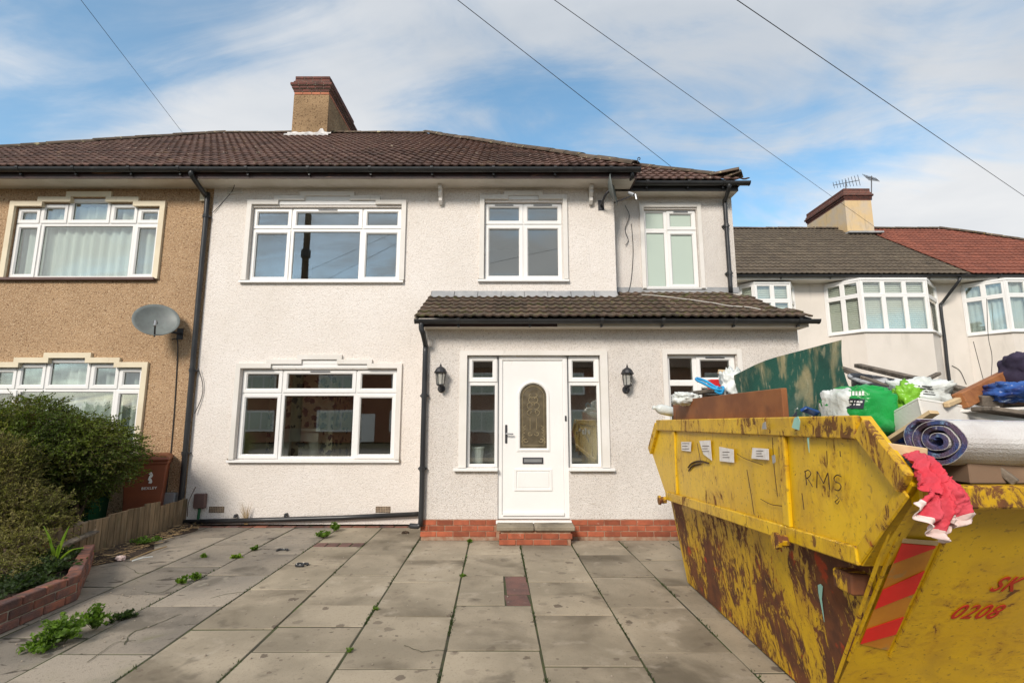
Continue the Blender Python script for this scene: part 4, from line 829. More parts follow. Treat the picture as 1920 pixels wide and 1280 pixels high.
for i in range(6):
    z = q[2] + .02 + i * (q[3] - q[2] - .04) / 6
    for h in (0, 1):
        s_ = MB(); xm = (q[0] + q[1]) / 2; xa, xb = (q[0] + .012, xm - .006) if h == 0 else (xm + .006, q[1] - .012); s_.prism([(xa, YM - .0185, z), (xa, YM - .027, z - .004), (xa, YM - .0185, z + .012)], (xb - xa, 0, 0)); s_.build('louvre', 'trim', wv_)
for l, r, t_, b_ in ((391, 420, 949, 961), (704, 732, 949, 961)):
    q = rect(YM - .01, l, r, t_, b_); m = MB(); m.box(q[0], q[1], YM - .006, YM + .01, q[2], q[3]); ab = m.build('air_brick', 'vent', house, bevel=.003)
    m = MB()
    for i in range(9):
        for j in range(3):
            x = q[0] + (i + .5) * (q[1] - q[0]) / 9; z = q[2] + (j + .5) * (q[3] - q[2]) / 3; m.box(x - .007, x + .007, YM - .0085, YM - .0055, z - .008, z + .008)
    m.build('hole_shade', 'holeshade', ab)  # raised dark blocks on the brick face, their colour standing for shade in holes
q = rect(YM - .04, 365, 386, 925, 952); m = MB(); m.box(q[0], q[1], YM - .08, YM - .001, q[2], q[3]); bxo = m.build('service_box', 'brownbox', house, bevel=.008)
m = MB(); m.tube([((q[0] + q[1]) / 2, YM - .04, q[2]), ((q[0] + q[1]) / 2 - .01, YM - .04, .05)], .02, 8); m.build('conduit', 'greenbin', bxo)
for px, py in ((538, 963), (444, 965)):
    m = MB(); c = at(px, py, YM); m.tube([(c.x, YM + .01, c.z), (c.x, YM - .05, c.z), (c.x, YM - .06, c.z - .03)], .022, 8); m.build('waste_pipe', 'black', house)
# loose cables on the white house
m = MB(); m.tube(bez([at(1172, 385, YS - .02), at(1180, 405, YS - .03), at(1172, 430, YS - .03), at(1178, 450, YS - .02), at(1173, 460, YS - .03)], 6), .006, 5); m.tube(bez([at(1184, 420, YS - .01), at(1187, 470, YS - .012), at(1184, 520, YS - .012), at(1178, 548, YS - .02), at(1172, 556, YS - .05)], 6), .006, 5); m.build('loose_cable', 'wire', house)
m = MB(); m.tube(bez([at(1185, 557, YS - .1) + Vector((0, 0, .03))] + [Vector((x, y, PZ0 + (PZ1 - PZ0) * (y - PY0) / (PY1 - PY0) + .065)) for x, y in ((2.25, 8.2), (2.7, 7.95), (3.05, 7.7), (3.25, 7.5), (3.5, 7.42), (3.62, 7.3))], 6), .007, 5); m.build('white_cable', 'whitewire', proof)
m = MB(); m.tube(bez([at(442, 335, EY + .1), at(434, 360, YM - .02), at(400, 398, YM - .02)], 6), .005, 5); m.build('phone_cable', 'wire', house)
m = MB(); m.tube(bez([at(372, 690, YM - .05), at(380, 720, YM - .03), at(378, 745, YM - .02), at(365, 775, YM - .04)], 6), .006, 5); m.build('pipe_cable', 'wire', house)
# ---- chimney on the shared ridge
CX0, CX1, CY0, CY1 = -5.93, -4.98, 12.75, 14.9
ct = zp(178, CY0); ch = MB(); ch.box(CX0, CX1, CY0, CY1, RZ - .9, ct); chim = ch.build('chimney', 'chimdash', house)
def ringbricks(parent, x0, x1, y0, y1, z, mt, H=.07):
    m = MB(); m.box(x0 + .012, x1 - .012, y0 + .012, y1 - .012, z - .008, z + H + .008); m.build('mortar_core', 'mortar', parent)
    for (p, q, ax) in ((Vector((x0, y0, z)), Vector((x1, y0, z)), 0), (Vector((x1, y0, z)), Vector((x1, y1, z)), 1)):
        L = (q - p).length; n = max(1, round(L / .225)); w = L / n
        for i in range(n):
            b = MB()
            if ax == 0: b.box(p.x + i * w + .005, p.x + (i + 1) * w - .005, y0 - .002, y0 + .1, z, z + H)
            elif i > 0 or True: b.box(x1 - .1, x1 + .002, p.y + i * w + .005 + (.1 if i == 0 else 0), p.y + (i + 1) * w - .005, z, z + H)
            b.build('brick', mt, parent, bevel=.006)
zc0 = ct - .0
for k, (e, mtb) in enumerate(((.002, 'orangebrick'), (.02, 'chimbrick'), (.055, 'chimbrick'), (.09, 'chimbrick'), (.03, 'chimbrick'), (.0, 'chimbrick'), (.0, 'chimbrick'))):
    ringbricks(chim, CX0 - e, CX1 + e, CY0 - e, CY1 + e, ct + .01 + k * .079, mtb)
zb = EZ + (CY0 - EY) * (RZ - EZ) / (RY - EY); ffl = MB(); n = 20; L_ = [[], [], [], []]
for i in range(n + 1):
    a = CX0 - .1 + (CX1 - CX0 + .22) * i / n; q = noise.noise(Vector((i * .45, 2, 0))); bump_ = .10 if i in (15, 16) else 0
    for k, p in enumerate(((a, CY0 - .015, zb + .14 + .04 * q + bump_), (a, CY0 - .035, zb + .09), (a, CY0 - .22 - .08 * q, zb - .03), (a, CY0 - .22 - .08 * q, zb - .09))): L_[k].append(Vector(p))
for p, q in zip(L_[:-1], L_[1:]):
    for i in range(n): ffl.quad(p[i], p[i + 1], q[i + 1], q[i])
ffl.build('chimney_flashing', 'whiteflash', chim)
# ================================================================== the brown neighbour (left half of the pair)
nb = thing('neighbouring_house', 'tan pebbledash house with cream stepped window surrounds, left half of the pair', 'house', (-8, 8.3, 0))
N1 = rect(YM, 23, 296, 371, 521); N2 = (N1[0], N1[1], zp(865, YM), zp(671.5, YM))
wall(nb, 'front_wall', 'brown', -12.3, XP - .001, 0.02, ZS, [N1, N2], YM)
def five(h, t1, t2, s):
    c = [(0, .16, t2, s, True), (.16, .35, t1, s, True), (.35, .645, 0, s, True), (.645, .835, t1, s, True), (.835, 1, t2, s, True)]
    return c + [(0, .178, s, 1, True), (.178, .822, s, 1, False), (.822, 1, s, 1, True)]
nfm = lambda W, a, b_, c: five(0, (zp(W[0], YM) * 0), 0, 0)
def nwin(W, yt, y1, y2, ys, yb, sill):
    z1, z0 = W[3], W[2]; fr_ = lambda y: (z1 - zp(y, YM)) / (z1 - z0)
    w = window(nb, *W, YM, five(0, fr_(y1), fr_(y2), fr_(ys)), rec=.04, sill=None)
    t1, t2 = .078, fr_
    X0, X1 = W[0] - .09, W[1] + .09; zs = [zp(y2 - 10, YM), zp(y1 - 10, YM), zp(yt - 10, YM)]; Wd = X1 - X0
    o, i = stepped(X0, X1, [(.175 * Wd, zs[1] - zs[0]), (.355 * Wd, zs[2] - zs[1])], W[2] - .02, zs[0], .085)
    m = MB(); m.band(o, i, YM - .045, YM + .05); mo = m.build('window_moulding', 'creamtrim', nb)
    # pebbledash fills the notches above the lower lights
    zi = zs
    m = MB(); zt = W[3] + .0
    for (a, b_, za) in ((W[0], W[0] + .16 * (W[1] - W[0]), zp(y2, YM)), (W[0] + .16 * (W[1] - W[0]), W[0] + .35 * (W[1] - W[0]), zp(y1, YM)), (W[0] + .645 * (W[1] - W[0]), W[0] + .835 * (W[1] - W[0]), zp(y1, YM)), (W[0] + .835 * (W[1] - W[0]), W[1], zp(y2, YM))):
        m.box(a, b_, YM + .001, YM + .12, za + .002, zt)
    m.build('window_head', 'brown', mo)
    s_ = MB(); s_.box(W[0] - .12, W[1] + .05, YM - .07, YM + .06, W[2] - .05, W[2] - .003); s_.build('sill', 'brownbox', w, bevel=.006)
    return w
n1 = nwin(N1, 371, 381, 389, 418.5, 521, 1); n2 = nwin(N2, 671.5, 680.6, 689, 729.7, 865, 1)
for W, dep in ((N1, .16), (N2, .22)):
    m = MB(); n = 90; a = [(W[0] + .04 + (W[1] - W[0] - .08) * i / n, YM + dep + .025 * math.sin(i * 1.05) + .012 * math.sin(i * .37)) for i in range(n + 1)]
    m.add([(x, y, W[2]) for x, y in a] + [(x, y + .003, W[3] - .1) for x, y in a], [(i, i + 1, n + 2 + i, n + 1 + i) for i in range(n)]); m.build('net_curtain', 'net', nb, smooth=True)
    room(nb, W[0] - .3, W[1] + .3, W[2] - .8, W[3] + .1, YM + .265, 3)
nr = MB(); nr.quad((XE0, EY, EZ), (XP, EY, EZ), (XP, RY, RZ - .03), (XR0, RY, RZ - .03)); nr.add([(XE0, EY, EZ), (XR0, RY, RZ - .03), (XE0, 2 * RY - EY, EZ)], [(0, 1, 2)]); nr.quad((XP, 2 * RY - EY, EZ), (XE0, 2 * RY - EY, EZ), (XR0, RY, RZ - .03), (XP, RY, RZ - .03)); nroof = nr.build('roof', 'deck', nb)
A2, B2 = Vector((XE0, EY, EZ)), Vector((XR0, RY, RZ)); nc2 = Vector((-(B2.y - A2.y), (B2.x - A2.x), 0)).normalized()
tiled(nroof, (XP - TW * 26, EY - .05, EZ + .012), (1, 0, 0), V, TW * 26 - TW * 2.2, vl, slope_inside(XE0, XP, XR0, None), TW, TE, 'tile', 300, clip=[(A2, nc2)])
ridge_tiles(nroof, (XP, RY, RZ + .03), (XR0, RY, RZ + .03)); ridge_tiles(nroof, (XE0 + .02, EY + .03, EZ + .06), (XR0, RY, RZ + .06))
b = MB(); b.box(XE0, XP - .001, EY, EY + .022, EZ - .17, EZ - .005); b.build('fascia', 'fascia', nb)
b = MB(); b.box(XE0, XP - .001, EY + .024, YM + .1, EZ - .165, EZ - .15); b.build('soffit', 'soffit', nb)
gutter(nb, XE0, XP + .015, EY - .065, EZ - .032, .062, [-9.0, -8.0, -7.1, -6.2, -5.4])
b = MB(); q = at(383, 365, YM); b.box(q.x - .05, q.x + .035, YM - .04, YM - .001, q.z - .13, q.z + .09); b.build('party_corbel', 'creamtrim', nb, bevel=.005)
b = MB(); q = rect(YM - .04, 309, 331, 923, 945); b.box(q[0], q[1], YM - .10, YM - .001, q[2], q[3]); b.build('meter_box', 'lead', nb, bevel=.008)
m = MB(); m.tube(bez([at(322, 636, YM - .02), at(333, 640, YM - .015), at(331, 700, YM - .012), at(326, 780, YM - .012), at(318, 870, YM - .012), at(309, 945, YM - .012)], 6), .008, 5); m.build('dish_cable', 'wire', nb)
# ================================================================== the two houses beyond on the right
YF = 14.5; FEY = 14.05; FEZ = zp(517, FEY) + .03; FRY = 18.3; FRZ = zp(431, FRY); FXP = 13.05; FX0, FX1 = 5.5, 20.5
fa = thing('far_house', 'cream rendered house with grey-brown tiled roof and white bay windows behind the skip', 'house', (9.5, 14.5, 0))
fb = thing('far_house', 'cream rendered house with bright red tiled roof at the right edge of the photo', 'house', (16.5, 14.5, 0))
def bay(parent, xl, xr, zs_, zh, proj, fr, cells, side, blind='blind', side2=None):
    """canted bay: apron wall below, three faces of windows above"""
    s2 = side2 or side; pts = [(xl, YF), (xl + side, YF - proj), (xr - s2, YF - proj), (xr, YF)]
    m = MB()
    lo = [(xl, YF + .05, .02), *[(x, y, .02) for x, y in pts[1:3]], (xr, YF + .05, .02)]
    m.loft([lo, [(x, y, zs_ - .04) for x, y, z in lo]]); m.build('bay_apron', 'smooth', parent)
    s_ = MB(); lo = [(xl - .05, YF + .06, zs_ - .04), (xl + side - .04, YF - proj - .06, zs_ - .04), (xr - s2 + .04, YF - proj - .06, zs_ - .04), (xr + .05, YF + .06, zs_ - .04)]; s_.loft([lo, [(x, y, zs_) for x, y, z in lo]]); s_.build('bay_sill', 'upvc', parent, bevel=.006)
    hd = MB(); lo = [(xl - .01, YF + .05, zh), (xl + side - .01, YF - proj - .02, zh), (xr - s2 + .01, YF - proj - .02, zh), (xr + .01, YF + .05, zh)]; hd.loft([lo, [(x, y, zh + .06) for x, y, z in lo]]); hd.build('bay_head', 'upvc', parent)
    for i, (p, q) in enumerate(zip(pts[:-1], pts[1:])):
        P = Vector((p[0], p[1], 0)); Q = Vector((q[0], q[1], 0)); L = (Q - P).length; ncol = cells[i]
        mx = frame_mx(P, Q - P, Vector((0, 0, 1)).cross(Q - P)); h = zh - zs_
        fr_ = MB(); sash = []; 
        for c in range(ncol):
            for (a, b_) in ((0, .7), (.7, 1)):
                x0, x1, z0, z1 = .03 + (L - .06) * c / ncol, .03 + (L - .06) * (c + 1) / ncol, zs_ + .002 + h * a, zs_ + .002 + (h - .004) * b_
                fr_.ring(x0, x1, z0, z1, [(0, .06), (0, 0), (.05, 0), (.062, .014), (.062, .06)]); sash.append((x0, x1, z0, z1))
        fr_.box(-.0, .028, -.012, .06, zs_ + .001, zh - .001); fr_.box(L - .028, L, -.012, .06, zs_ + .001, zh - .001)
        fr_.v = [tuple(mx @ Vector(v)) for v in fr_.v]; w = fr_.build('window', 'upvc', parent)
        for x0, x1, z0, z1 in sash:
            m = MB(); m.box(x0 + .058, x1 - .058, .024, .03, z0 + .058, z1 - .058, mx); m.build('pane', 'glass', w)
        bl = MB()
        if blind == 'blind':
            n = 26
            for k in range(n): bl.add([(.05, .10, zs_ + h * k / n), (L - .05, .10, zs_ + h * k / n), (L - .05, .125, zs_ + h * (k + .93) / n), (.05, .125, zs_ + h * (k + .93) / n)], [(0, 1, 2, 3)], mx)
        else:
            n = 40; bl.add([(.05 + (L - .1) * k / n, .12 + .02 * math.sin(k * 1.1), zz) for zz in (zs_, zh) for k in range(n + 1)], [(k, k + 1, n + 2 + k, n + 1 + k) for k in range(n)], mx)
        bl.build('window_blind' if blind == 'blind' else 'net_curtain', 'blind' if blind == 'blind' else 'net', parent)
zsf, zhf = zp(622, YF - .55), zp(527, YF - .6)
for par, x0, x1 in ((fa, FX0, FXP - .001), (fb, FXP + .001, FX1)):
    m = MB(); m.box(x0, x1, YF, YF + .3, .02, FEZ - .12); m.build('front_wall', 'smooth', par)
    m = MB(); m.box(x0, x1, FEY + .03, YF + .1, FEZ - .13, FEZ - .115); m.build('soffit', 'soffit', par)
    m = MB(); m.box(x0, x1, FEY, FEY + .025, FEZ - .14, FEZ - .005); m.build('fascia', 'trim', par)
    gutter(par, x0, x1, FEY - .06, FEZ - .03, .06, [x0 + .7 + 1.4 * k for k in range(int((x1 - x0) / 1.4))])
B1 = (at(1547, 570, YF).x, at(1764, 570, YF - .1).x)
bay(fa, B1[0], B1[1], zsf, zhf, .72, 0, (2, 3, 1), at(1616, 570, YF - .72).x - B1[0], side2=B1[1] - at(1742, 570, YF - .72).x)
# split the central run a little like the photograph: second bay further left, mostly behind the porch
bay(fa, at(1385, 560, YF).x, at(1490, 560, YF).x, zp(640, YF - .3), zp(533, YF - .3), .35, 0, (1, 2, 1), .3)
bay(fb, at(1805, 570, YF).x, at(1805, 570, YF).x + 2.9, zsf, zhf, .72, 0, (2, 3, 1), .6, 'net')
for par, x0, x1, mt, hipx in ((fa, FX0, FXP, 'greytile', None), (fb, FXP, FX1 + .4, 'redtile', 16.0)):
    rx1 = hipx if hipx else x1
    m = MB(); m.quad((x0, FEY, FEZ), (x1, FEY, FEZ), (rx1, FRY, FRZ - .03), (x0, FRY, FRZ - .03)); m.quad((x0, 2 * FRY - FEY, FEZ), (x0, FRY, FRZ - .03), (rx1, FRY, FRZ - .03), (x1, 2 * FRY - FEY, FEZ))
    if hipx: m.add([(x1, FEY, FEZ), (x1, 2 * FRY - FEY, FEZ), (rx1, FRY, FRZ - .03)], [(0, 1, 2)])
    rf = m.build('roof', 'deck', par)
    def fin(P, w, ex, x0=x0, x1=x1, hipx=hipx):
        k = (P.y - FEY) / (FRY - FEY)
        if k < -.02 or k > 1: return False, True
        r = x1 if hipx is None else x1 + (hipx - x1) * k
        return x0 <= P.x < r + (0 if hipx is None else .2), hipx is not None and P.x > r - .4
    cl = []
    if hipx: a = Vector((x1, FEY, FEZ)); c = Vector((hipx, FRY, FRZ)); cl = [(a, Vector((c.y - a.y, -(c.x - a.x), 0)).normalized())]
    tiled(rf, (x0, FEY - .05, FEZ + .012), (1, 0, 0), (0, FRY - FEY, FRZ - FEZ), x1 - x0 + .3, Vector((0, FRY - FEY, FRZ - FEZ)).length, fin, .31, .30, mt, 300, clip=cl)
    ridge_tiles(rf, (x0, FRY, FRZ + .03), (rx1, FRY, FRZ + .03))
    if hipx: ridge_tiles(rf, (x1, FEY, FEZ + .06), (rx1, FRY, FRZ + .06))
pipe(fa, [at(1800, 521, FEY - .05), at(1797, 528, FEY - .05), at(1768, 566, YF - .1), at(1764, 576, YF - .07), at(1772, 640, YF - .07), (at(1780, 712, YF - .07).x, YF - .07, zp(712, YF - .07)), (at(1780, 712, YF - .07).x + .08, YF - .07, .1)], .04, [], 'downpipe')
for p_ in ([(1825, 640), (1838, 690), (1850, 735)], [(1850, 560), (1853, 630), (1860, 668), (1858, 715)], [(1785, 685), (1800, 695), (1812, 720)]):
    m = MB(); m.tube(bez([at(x, y, YF - .68 if x > 1820 else YF - .02) for x, y in p_], 6), .008, 5); m.build('loose_cable', 'wire', fb)
# far chimney
f0, f1x = at(1587, 410, 17.7).x, at(1637, 410, 17.7).x; fct = zp(376, 17.7)
ch = MB(); ch.box(f0, f1x, 17.7, 20.1, FRZ - .7, fct); fch = ch.build('chimney', 'chimcream', fa)
for k, e in enumerate((.0, .03, .07, .03, .0, .0)):
    z = fct + .005 + k * .078; m = MB(); m.box(f0 - e, f1x + e, 17.7 - e, 20.1 + e, z, z + .07); m.build('brick_course', 'chimbrick', fch, bevel=.006); m = MB(); m.box(f0 - e + .012, f1x + e - .012, 17.71 - e, 20.09 + e, z + .0705, z + .0775); m.build('mortar_course', 'mortar', fch)
m = MB(); m.box(f0 - .12, f1x + .16, 17.45, 17.69, FRZ - .42, FRZ - .36); m.build('chimney_flashing', 'lead', fch)
def aerial(px, py, Y, lab, ang):
    base = at(px, py + 45, Y); t_ = thing('television_aerial', lab, 'aerial', base, 'television aerials on the far chimney')
    top = at(px, py, Y); m = MB(); m.tube([base, top], .018, 6); m.build('mast', 'darksteel', t_)
    d = Vector((math.cos(ang), math.sin(ang), .12)); c = top + Vector((0, 0, -.1)); m = MB(); m.tube([c - d * .42, c + d * .42], .012, 5); bm2 = m.build('boom', 'darksteel', t_)
    s_ = Vector((-d.y * .5, d.x * .5, .8)).normalized()
    for k in range(9):
        p = c + d * (-.4 + k * .1); m = MB(); m.tube([p - s_ * (.2 - .01 * k), p + s_ * (.2 - .01 * k)], .008, 4); m.build('element', 'darksteel', bm2)
aerial(1586, 338, 17.75, 'spindly television aerial at the left corner of the far chimney', 2.3); aerial(1634, 330, 17.75, 'spindly television aerial at the right corner of the far chimney', .5)
# ================================================================== wall fittings
def lantern(px, py, lab):
    c = at(px, py, YE - .13); t_ = thing('wall_lantern', lab, 'wall lamp', (c.x, YE, c.z - .2), 'black lanterns either side of the front door')
    T = Matrix.Translation(c)
    m = MB(); m.lathe([(.035, -.115), (.058, -.108), (.072, .055), (.066, .055), (.05, -.1)], 6, T, cap=False); m.lathe([(.0, -.135), (.035, -.13), (.05, -.112), (.048, -.104), (.0, -.1)], 6, T)
    for k in range(6):
        a = k * math.pi / 3; m.tube([T @ Vector((.06 * math.cos(a), .06 * math.sin(a), -.11)), T @ Vector((.075 * math.cos(a), .075 * math.sin(a), .06))], .006, 5)
    g_ = MB(); g_.lathe([(.046, -.1), (.062, .05)], 6, T, cap=False); g_.build('glass', 'lampglass', t_)
    f = MB()
    for k in range(6):
        a = k * math.pi / 3; f.tube([T @ Vector((.052 * math.cos(a), .052 * math.sin(a), -.11)), T @ Vector((.069 * math.cos(a), .069 * math.sin(a), .058))], .006, 5)
    f.lathe([(.0, -.135), (.035, -.13), (.055, -.112), (.053, -.102), (.0, -.1)], 6, T); f.build('frame', 'lantern', t_)
    cp = MB(); cp.lathe([(.0, .05), (.088, .05), (.095, .062), (.085, .07), (.07, .105), (.045, .13), (.02, .143), (.012, .15), (.014, .165), (.006, .175), (.004, .195), (.0, .196)], 12, T); cp.build('cap', 'lantern', t_, smooth=False)
    bk_ = MB(); bk_.tube(bez([c + Vector((0, 0, -.13)), c + Vector((0, .02, -.18)), c + Vector((.0, .07, -.19)), c + Vector((0, .125, -.16))], 5), .013, 8); bk_.build('bracket', 'lantern', t_, smooth=True)
    pl = MB(); pl.lathe([(.0, 0), (.05, 0), (.055, .012), (.045, .022), (.0, .024)], 16, Matrix.Translation((c.x, YE - .001, c.z - .16)) @ Matrix.Rotation(R(90), 4, 'X')); pl.build('wall_plate', 'lantern', t_)
lantern(826, 706, 'black wall lantern left of the front door beside the drainpipe'); lantern(1176.5, 708, 'black wall lantern right of the front door')
def sat_dish(c, wallpt, face, r, lab, mat_='dish'):
    t_ = thing('satellite_dish', lab, 'satellite dish', wallpt, 'satellite dishes on the pair of houses')
    f = Vector(face).normalized(); up = Vector((0, 0, 1)); x = up.cross(f).normalized(); u = f.cross(x)
    B = Matrix((x, u, f)).transposed().to_4x4(); B.translation = c
    m = MB(); loops = []
    for q in ((0.02, 0), (.3, 0), (.6, 0), (.85, 0), (1, 0)): loops.append([B @ Vector((r * q[0] * math.cos(a), r * 1.0 * q[0] * .95 * math.sin(a), .09 * q[0] ** 2 * r / .3 - .03)) for a in [k * math.pi / 16 for k in range(32)]])
    back = [[p - f * .012 for p in L] for L in reversed(loops)]; rim = [B @ Vector((r * 1.015 * math.cos(a), r * .965 * math.sin(a), .09 * r / .3 - .036)) for a in [k * math.pi / 16 for k in range(32)]]
    m.loft(loops + [rim] + back); m.build('reflector', mat_, t_, smooth=True)
    lnb = c + f * .36 - u * r * .75; m = MB(); m.tube([c - u * r * .9, lnb], .012, 6); m.build('arm', 'darksteel', t_)
    m = MB(); m.tube([lnb - f * .03 + u * .0, lnb - (f - u * .6) * .1], [.032, .026], 10); m.tube([lnb, lnb - u * .09], .018, 8); m.build('receiver', 'steel', t_)
    m = MB(); m.tube(bez([c - f * .02, c - f * .1 - u * .05, Vector(wallpt) + Vector((0, -.12, .0)), Vector(wallpt) + Vector((0, -.0, 0))], 5), .02, 8); m.build('mount', 'darksteel', t_)
    w = Vector(wallpt); m = MB(); m.box(w.x - .05, w.x + .05, w.y - .01, w.y, w.z - .09, w.z + .09); m.build('wall_plate', 'darksteel', t_)
c = at(293, 603, YM - .33); sat_dish(c, (c.x + .18, YM, c.z - .14), (.5, -.75, .43), .31, 'grey satellite dish on the tan pebbledash wall')
c = at(1146, 356, YM - .30); sat_dish(c, (c.x - .12, YM, c.z - .14), (.93, -.33, .15), .26, 'edge-on satellite dish under the eaves of the white house')
# ================================================================== skip
SX = 1.515
skip = thing('skip', 'battered yellow rubbish skip overflowing with waste on the drive', 'skip', (2.4, 3.9, 0))
TN, TF = Vector((SX + .02, 2.277, 1.625)), Vector((SX + .02, 5.40, 1.608)); LN, LF = Vector((SX, 2.0, 1.36)), Vector((SX, 5.67, 1.27)); BN, BF = Vector((SX + .01, 2.352, .98)), Vector((SX + .01, 5.19, .84))
GN, GF = Vector((1.75, 3.15, .02)), Vector((1.745, 5.39, .02)); UN, UF = Vector((1.60, 2.06, 1.33)), Vector((1.60, 5.62, 1.25))
XC = 1.515 + .95                                    # middle of the skip
mir = lambda p: Vector((2 * XC - p.x, p.y, p.z))
def both(f):
    for s_, g_ in ((0, lambda p: p), (1, mir)): f(s_, g_)
for s_, g_ in ((0, lambda p: p), (1, mir)):
    d = Vector((.02 if s_ == 0 else -.02, 0, 0))
    m = MB(); m.prism([g_(p) for p in (UN, GN, GF, UF)], d); m.build('side_panel', 'skiprust', skip)
    m = MB(); m.prism([g_(p) for p in (TN, LN, BN, BF, LF, TF)], d * 2.5); up = m.build('upper_side_panel', 'skip', skip, bevel=.004)
    # shelf under the overhanging upper panel
    m = MB()
    for p, q in ((LN, BN), (BN, BF), (BF, LF)):
        ip = lambda v: Vector((1.60 + .15 * (1.3 - v.z) / 1.3 + .01, v.y, v.z + .0)); m.prism([g_(p), g_(q), g_(ip(q)), g_(ip(p))], (0, 0, .012))
    m.build('shelf', 'skip', skip)
    def bar(name, a, b, w, h, mt, par=skip, out=.0):
        a, b = g_(a), g_(b); dr = (b - a).normalized(); x = Vector((-1 if s_ == 0 else 1, 0, 0)); nrm = dr.cross(x).normalized(); mm_ = MB()
        L0 = [a + x * (out + e * w) + nrm * k * h for e, k in ((0, -.5), (1, -.5), (1, .5), (0, .5))]; L1 = [p + (b - a) for p in L0]; mm_.loft([L0, L1]); return mm_.build(name, mt, par, bevel=.006)
    up_ = Vector((0, 0, 1))
    bar('rim', TN - up_ * .05, TF - up_ * .05, .035, .105, 'skiprail'); 
    dirn = (LN - TN).normalized(); bar('rim_end', TN + dirn * .03 - up_ * .03, LN - dirn * .01, .034, .10, 'skiprail'); dirf = (LF - TF).normalized(); bar('rim_end', TF + dirf * .03 - up_ * .03, LF - dirf * .01, .034, .10, 'skiprail')
    bar('lower_rail', BN + Vector((0, .0, .04)), BF + Vector((0, 0, .04)), .022, .08, 'skiprail')
    bar('rim_end', LN + Vector((0, .03, -.02)), BN + Vector((0, .03, .02)), .012, .06, 'skip')
    for px in (1266, 1470):
        k = hit(px, 880, Vector((SX, 0, 0)), Vector((1, 0, 0))).y; tt = (k - TN.y) / (TF.y - TN.y)
        zt = TN.z + (TF.z - TN.z) * tt - .10; zb = BN.z + (BF.z - BN.z) * ((k - BN.y) / (BF.y - BN.y)) + .08
        bar('stiffener', Vector((SX + .012, k, zb)), Vector((SX + .018, k, zt)), .024, .07, 'skip')
    for px, py in ((1249, 937), (1478, 1013)):
        q = g_(hit(px, py, Vector((SX, 0, 0)), Vector((1, 0, 0)))); m = MB(); x = Vector((-1 if s_ == 0 else 1, 0, 0)); m.tube([q - x * .0, q + x * .07], .032, 10); m.tube([q + x * .055, q + x * .075], .045, 10); m.build('lifting_lug', 'skiprust', skip)
    m = MB(); q = g_(Vector((1.60, 2.55, .86))); m.box(q.x - .05, q.x + .05, q.y - .07, q.y + .07, q.z - .045, q.z + .045); m.build('lug_bracket', 'skiprust', skip, bevel=.008)
for (u, g0, nm) in ((UN, GN, 'near'), (UF, GF, 'far')):
    d = Vector((0, .02 if nm == 'near' else -.02, .0))
    m = MB(); m.prism([u, mir(u), mir(g0), g0], d); m.build('end_panel', 'skipend', skip)
    m = MB(); y = u.y; s_ = -1 if nm == 'near' else 1; zt = u.z + .03
    m.box(SX + .03, 2 * XC - SX - .03, min(y, y + s_ * .06), max(y, y + s_ * .06), zt - .085, zt); m.build('end_lip', 'skip', skip, bevel=.008)
m = MB(); m.box(GN.x, 2 * XC - GN.x, GN.y, GF.y, .015, .04); m.build('floor_plate', 'skiprust', skip)
# folded corner seams of the near end
en_o, en_u = GN.copy(), (UN - GN).normalized(); en_x = Vector((1, 0, 0)); en_n = en_x.cross(en_u).normalized()
def E(px, py, off=.0): return hit(px, py, GN, en_n) + en_n * off
for (a, b) in (((1678, 957), (1566, 1275)), ((1692, 975), (1590, 1235)), ((1768, 1015), (1668, 1228))):
    p, q = E(*a, .004), E(*b, .004); m = MB(); m.tube([p, (p + q) / 2, q], .009, 6); m.build('seam', 'skiprail', skip)
# hazard plate with diagonal stripes
hp = [E(1690, 1010, .004), E(1754, 1015, .004), E(1664, 1216, .004), E(1611, 1204, .004)]
m = MB(); m.prism(hp, en_n * .003); plate = m.build('hazard_plate', 'hazorange', skip)
def PL(u, v): a = hp[0].lerp(hp[1], u); b = hp[3].lerp(hp[2], u); return a.lerp(b, v) + en_n * .005
for v0, v1 in ((-.16, .06), (.40, .20), (.0, 0.0)): pass
for a0, a1, b0, b1 in ((.03, .26, 0, .03), (.58, .82, .30, .53), (1.12, 1.32, .80, 1.0)):
    pass
def stripe(l0, l1, r0, r1):
    cl = lambda v: max(0.005, min(.995, v)); m = MB(); m.prism([PL(.0, cl(l0)), PL(1, cl(r0)), PL(1, cl(r1)), PL(0, cl(l1))], en_n * .001); m.build('stripe', 'hazred', plate)
stripe(.02, .19, .02, .035); stripe(.43, .62, .22, .42); stripe(.83, .995, .64, .82)
m = MB(); m.prism([PL(-.02, -.02), PL(1.02, -.02), PL(1.02, .012), PL(-.02, .012)], en_n * .002); m.build('plate_clip', 'palewood', plate)
# lettering on the end panel
def letters(body, px, py, size, name, mt):
    me = text_mesh(body, size,   .3, .0008, .0009); me.materials.append(M[mt]); o = put(name, me, frame_mx(E(px, py, .004), en_x, en_u) @ Matrix.Diagonal((1.12, 1.75, 1, 1)), skip); return o
letters('SK', 1851, 1106, .085, 'lettering', 'redpaint'); letters('0208', 1776, 1157, .088, 'lettering', 'redpaint')
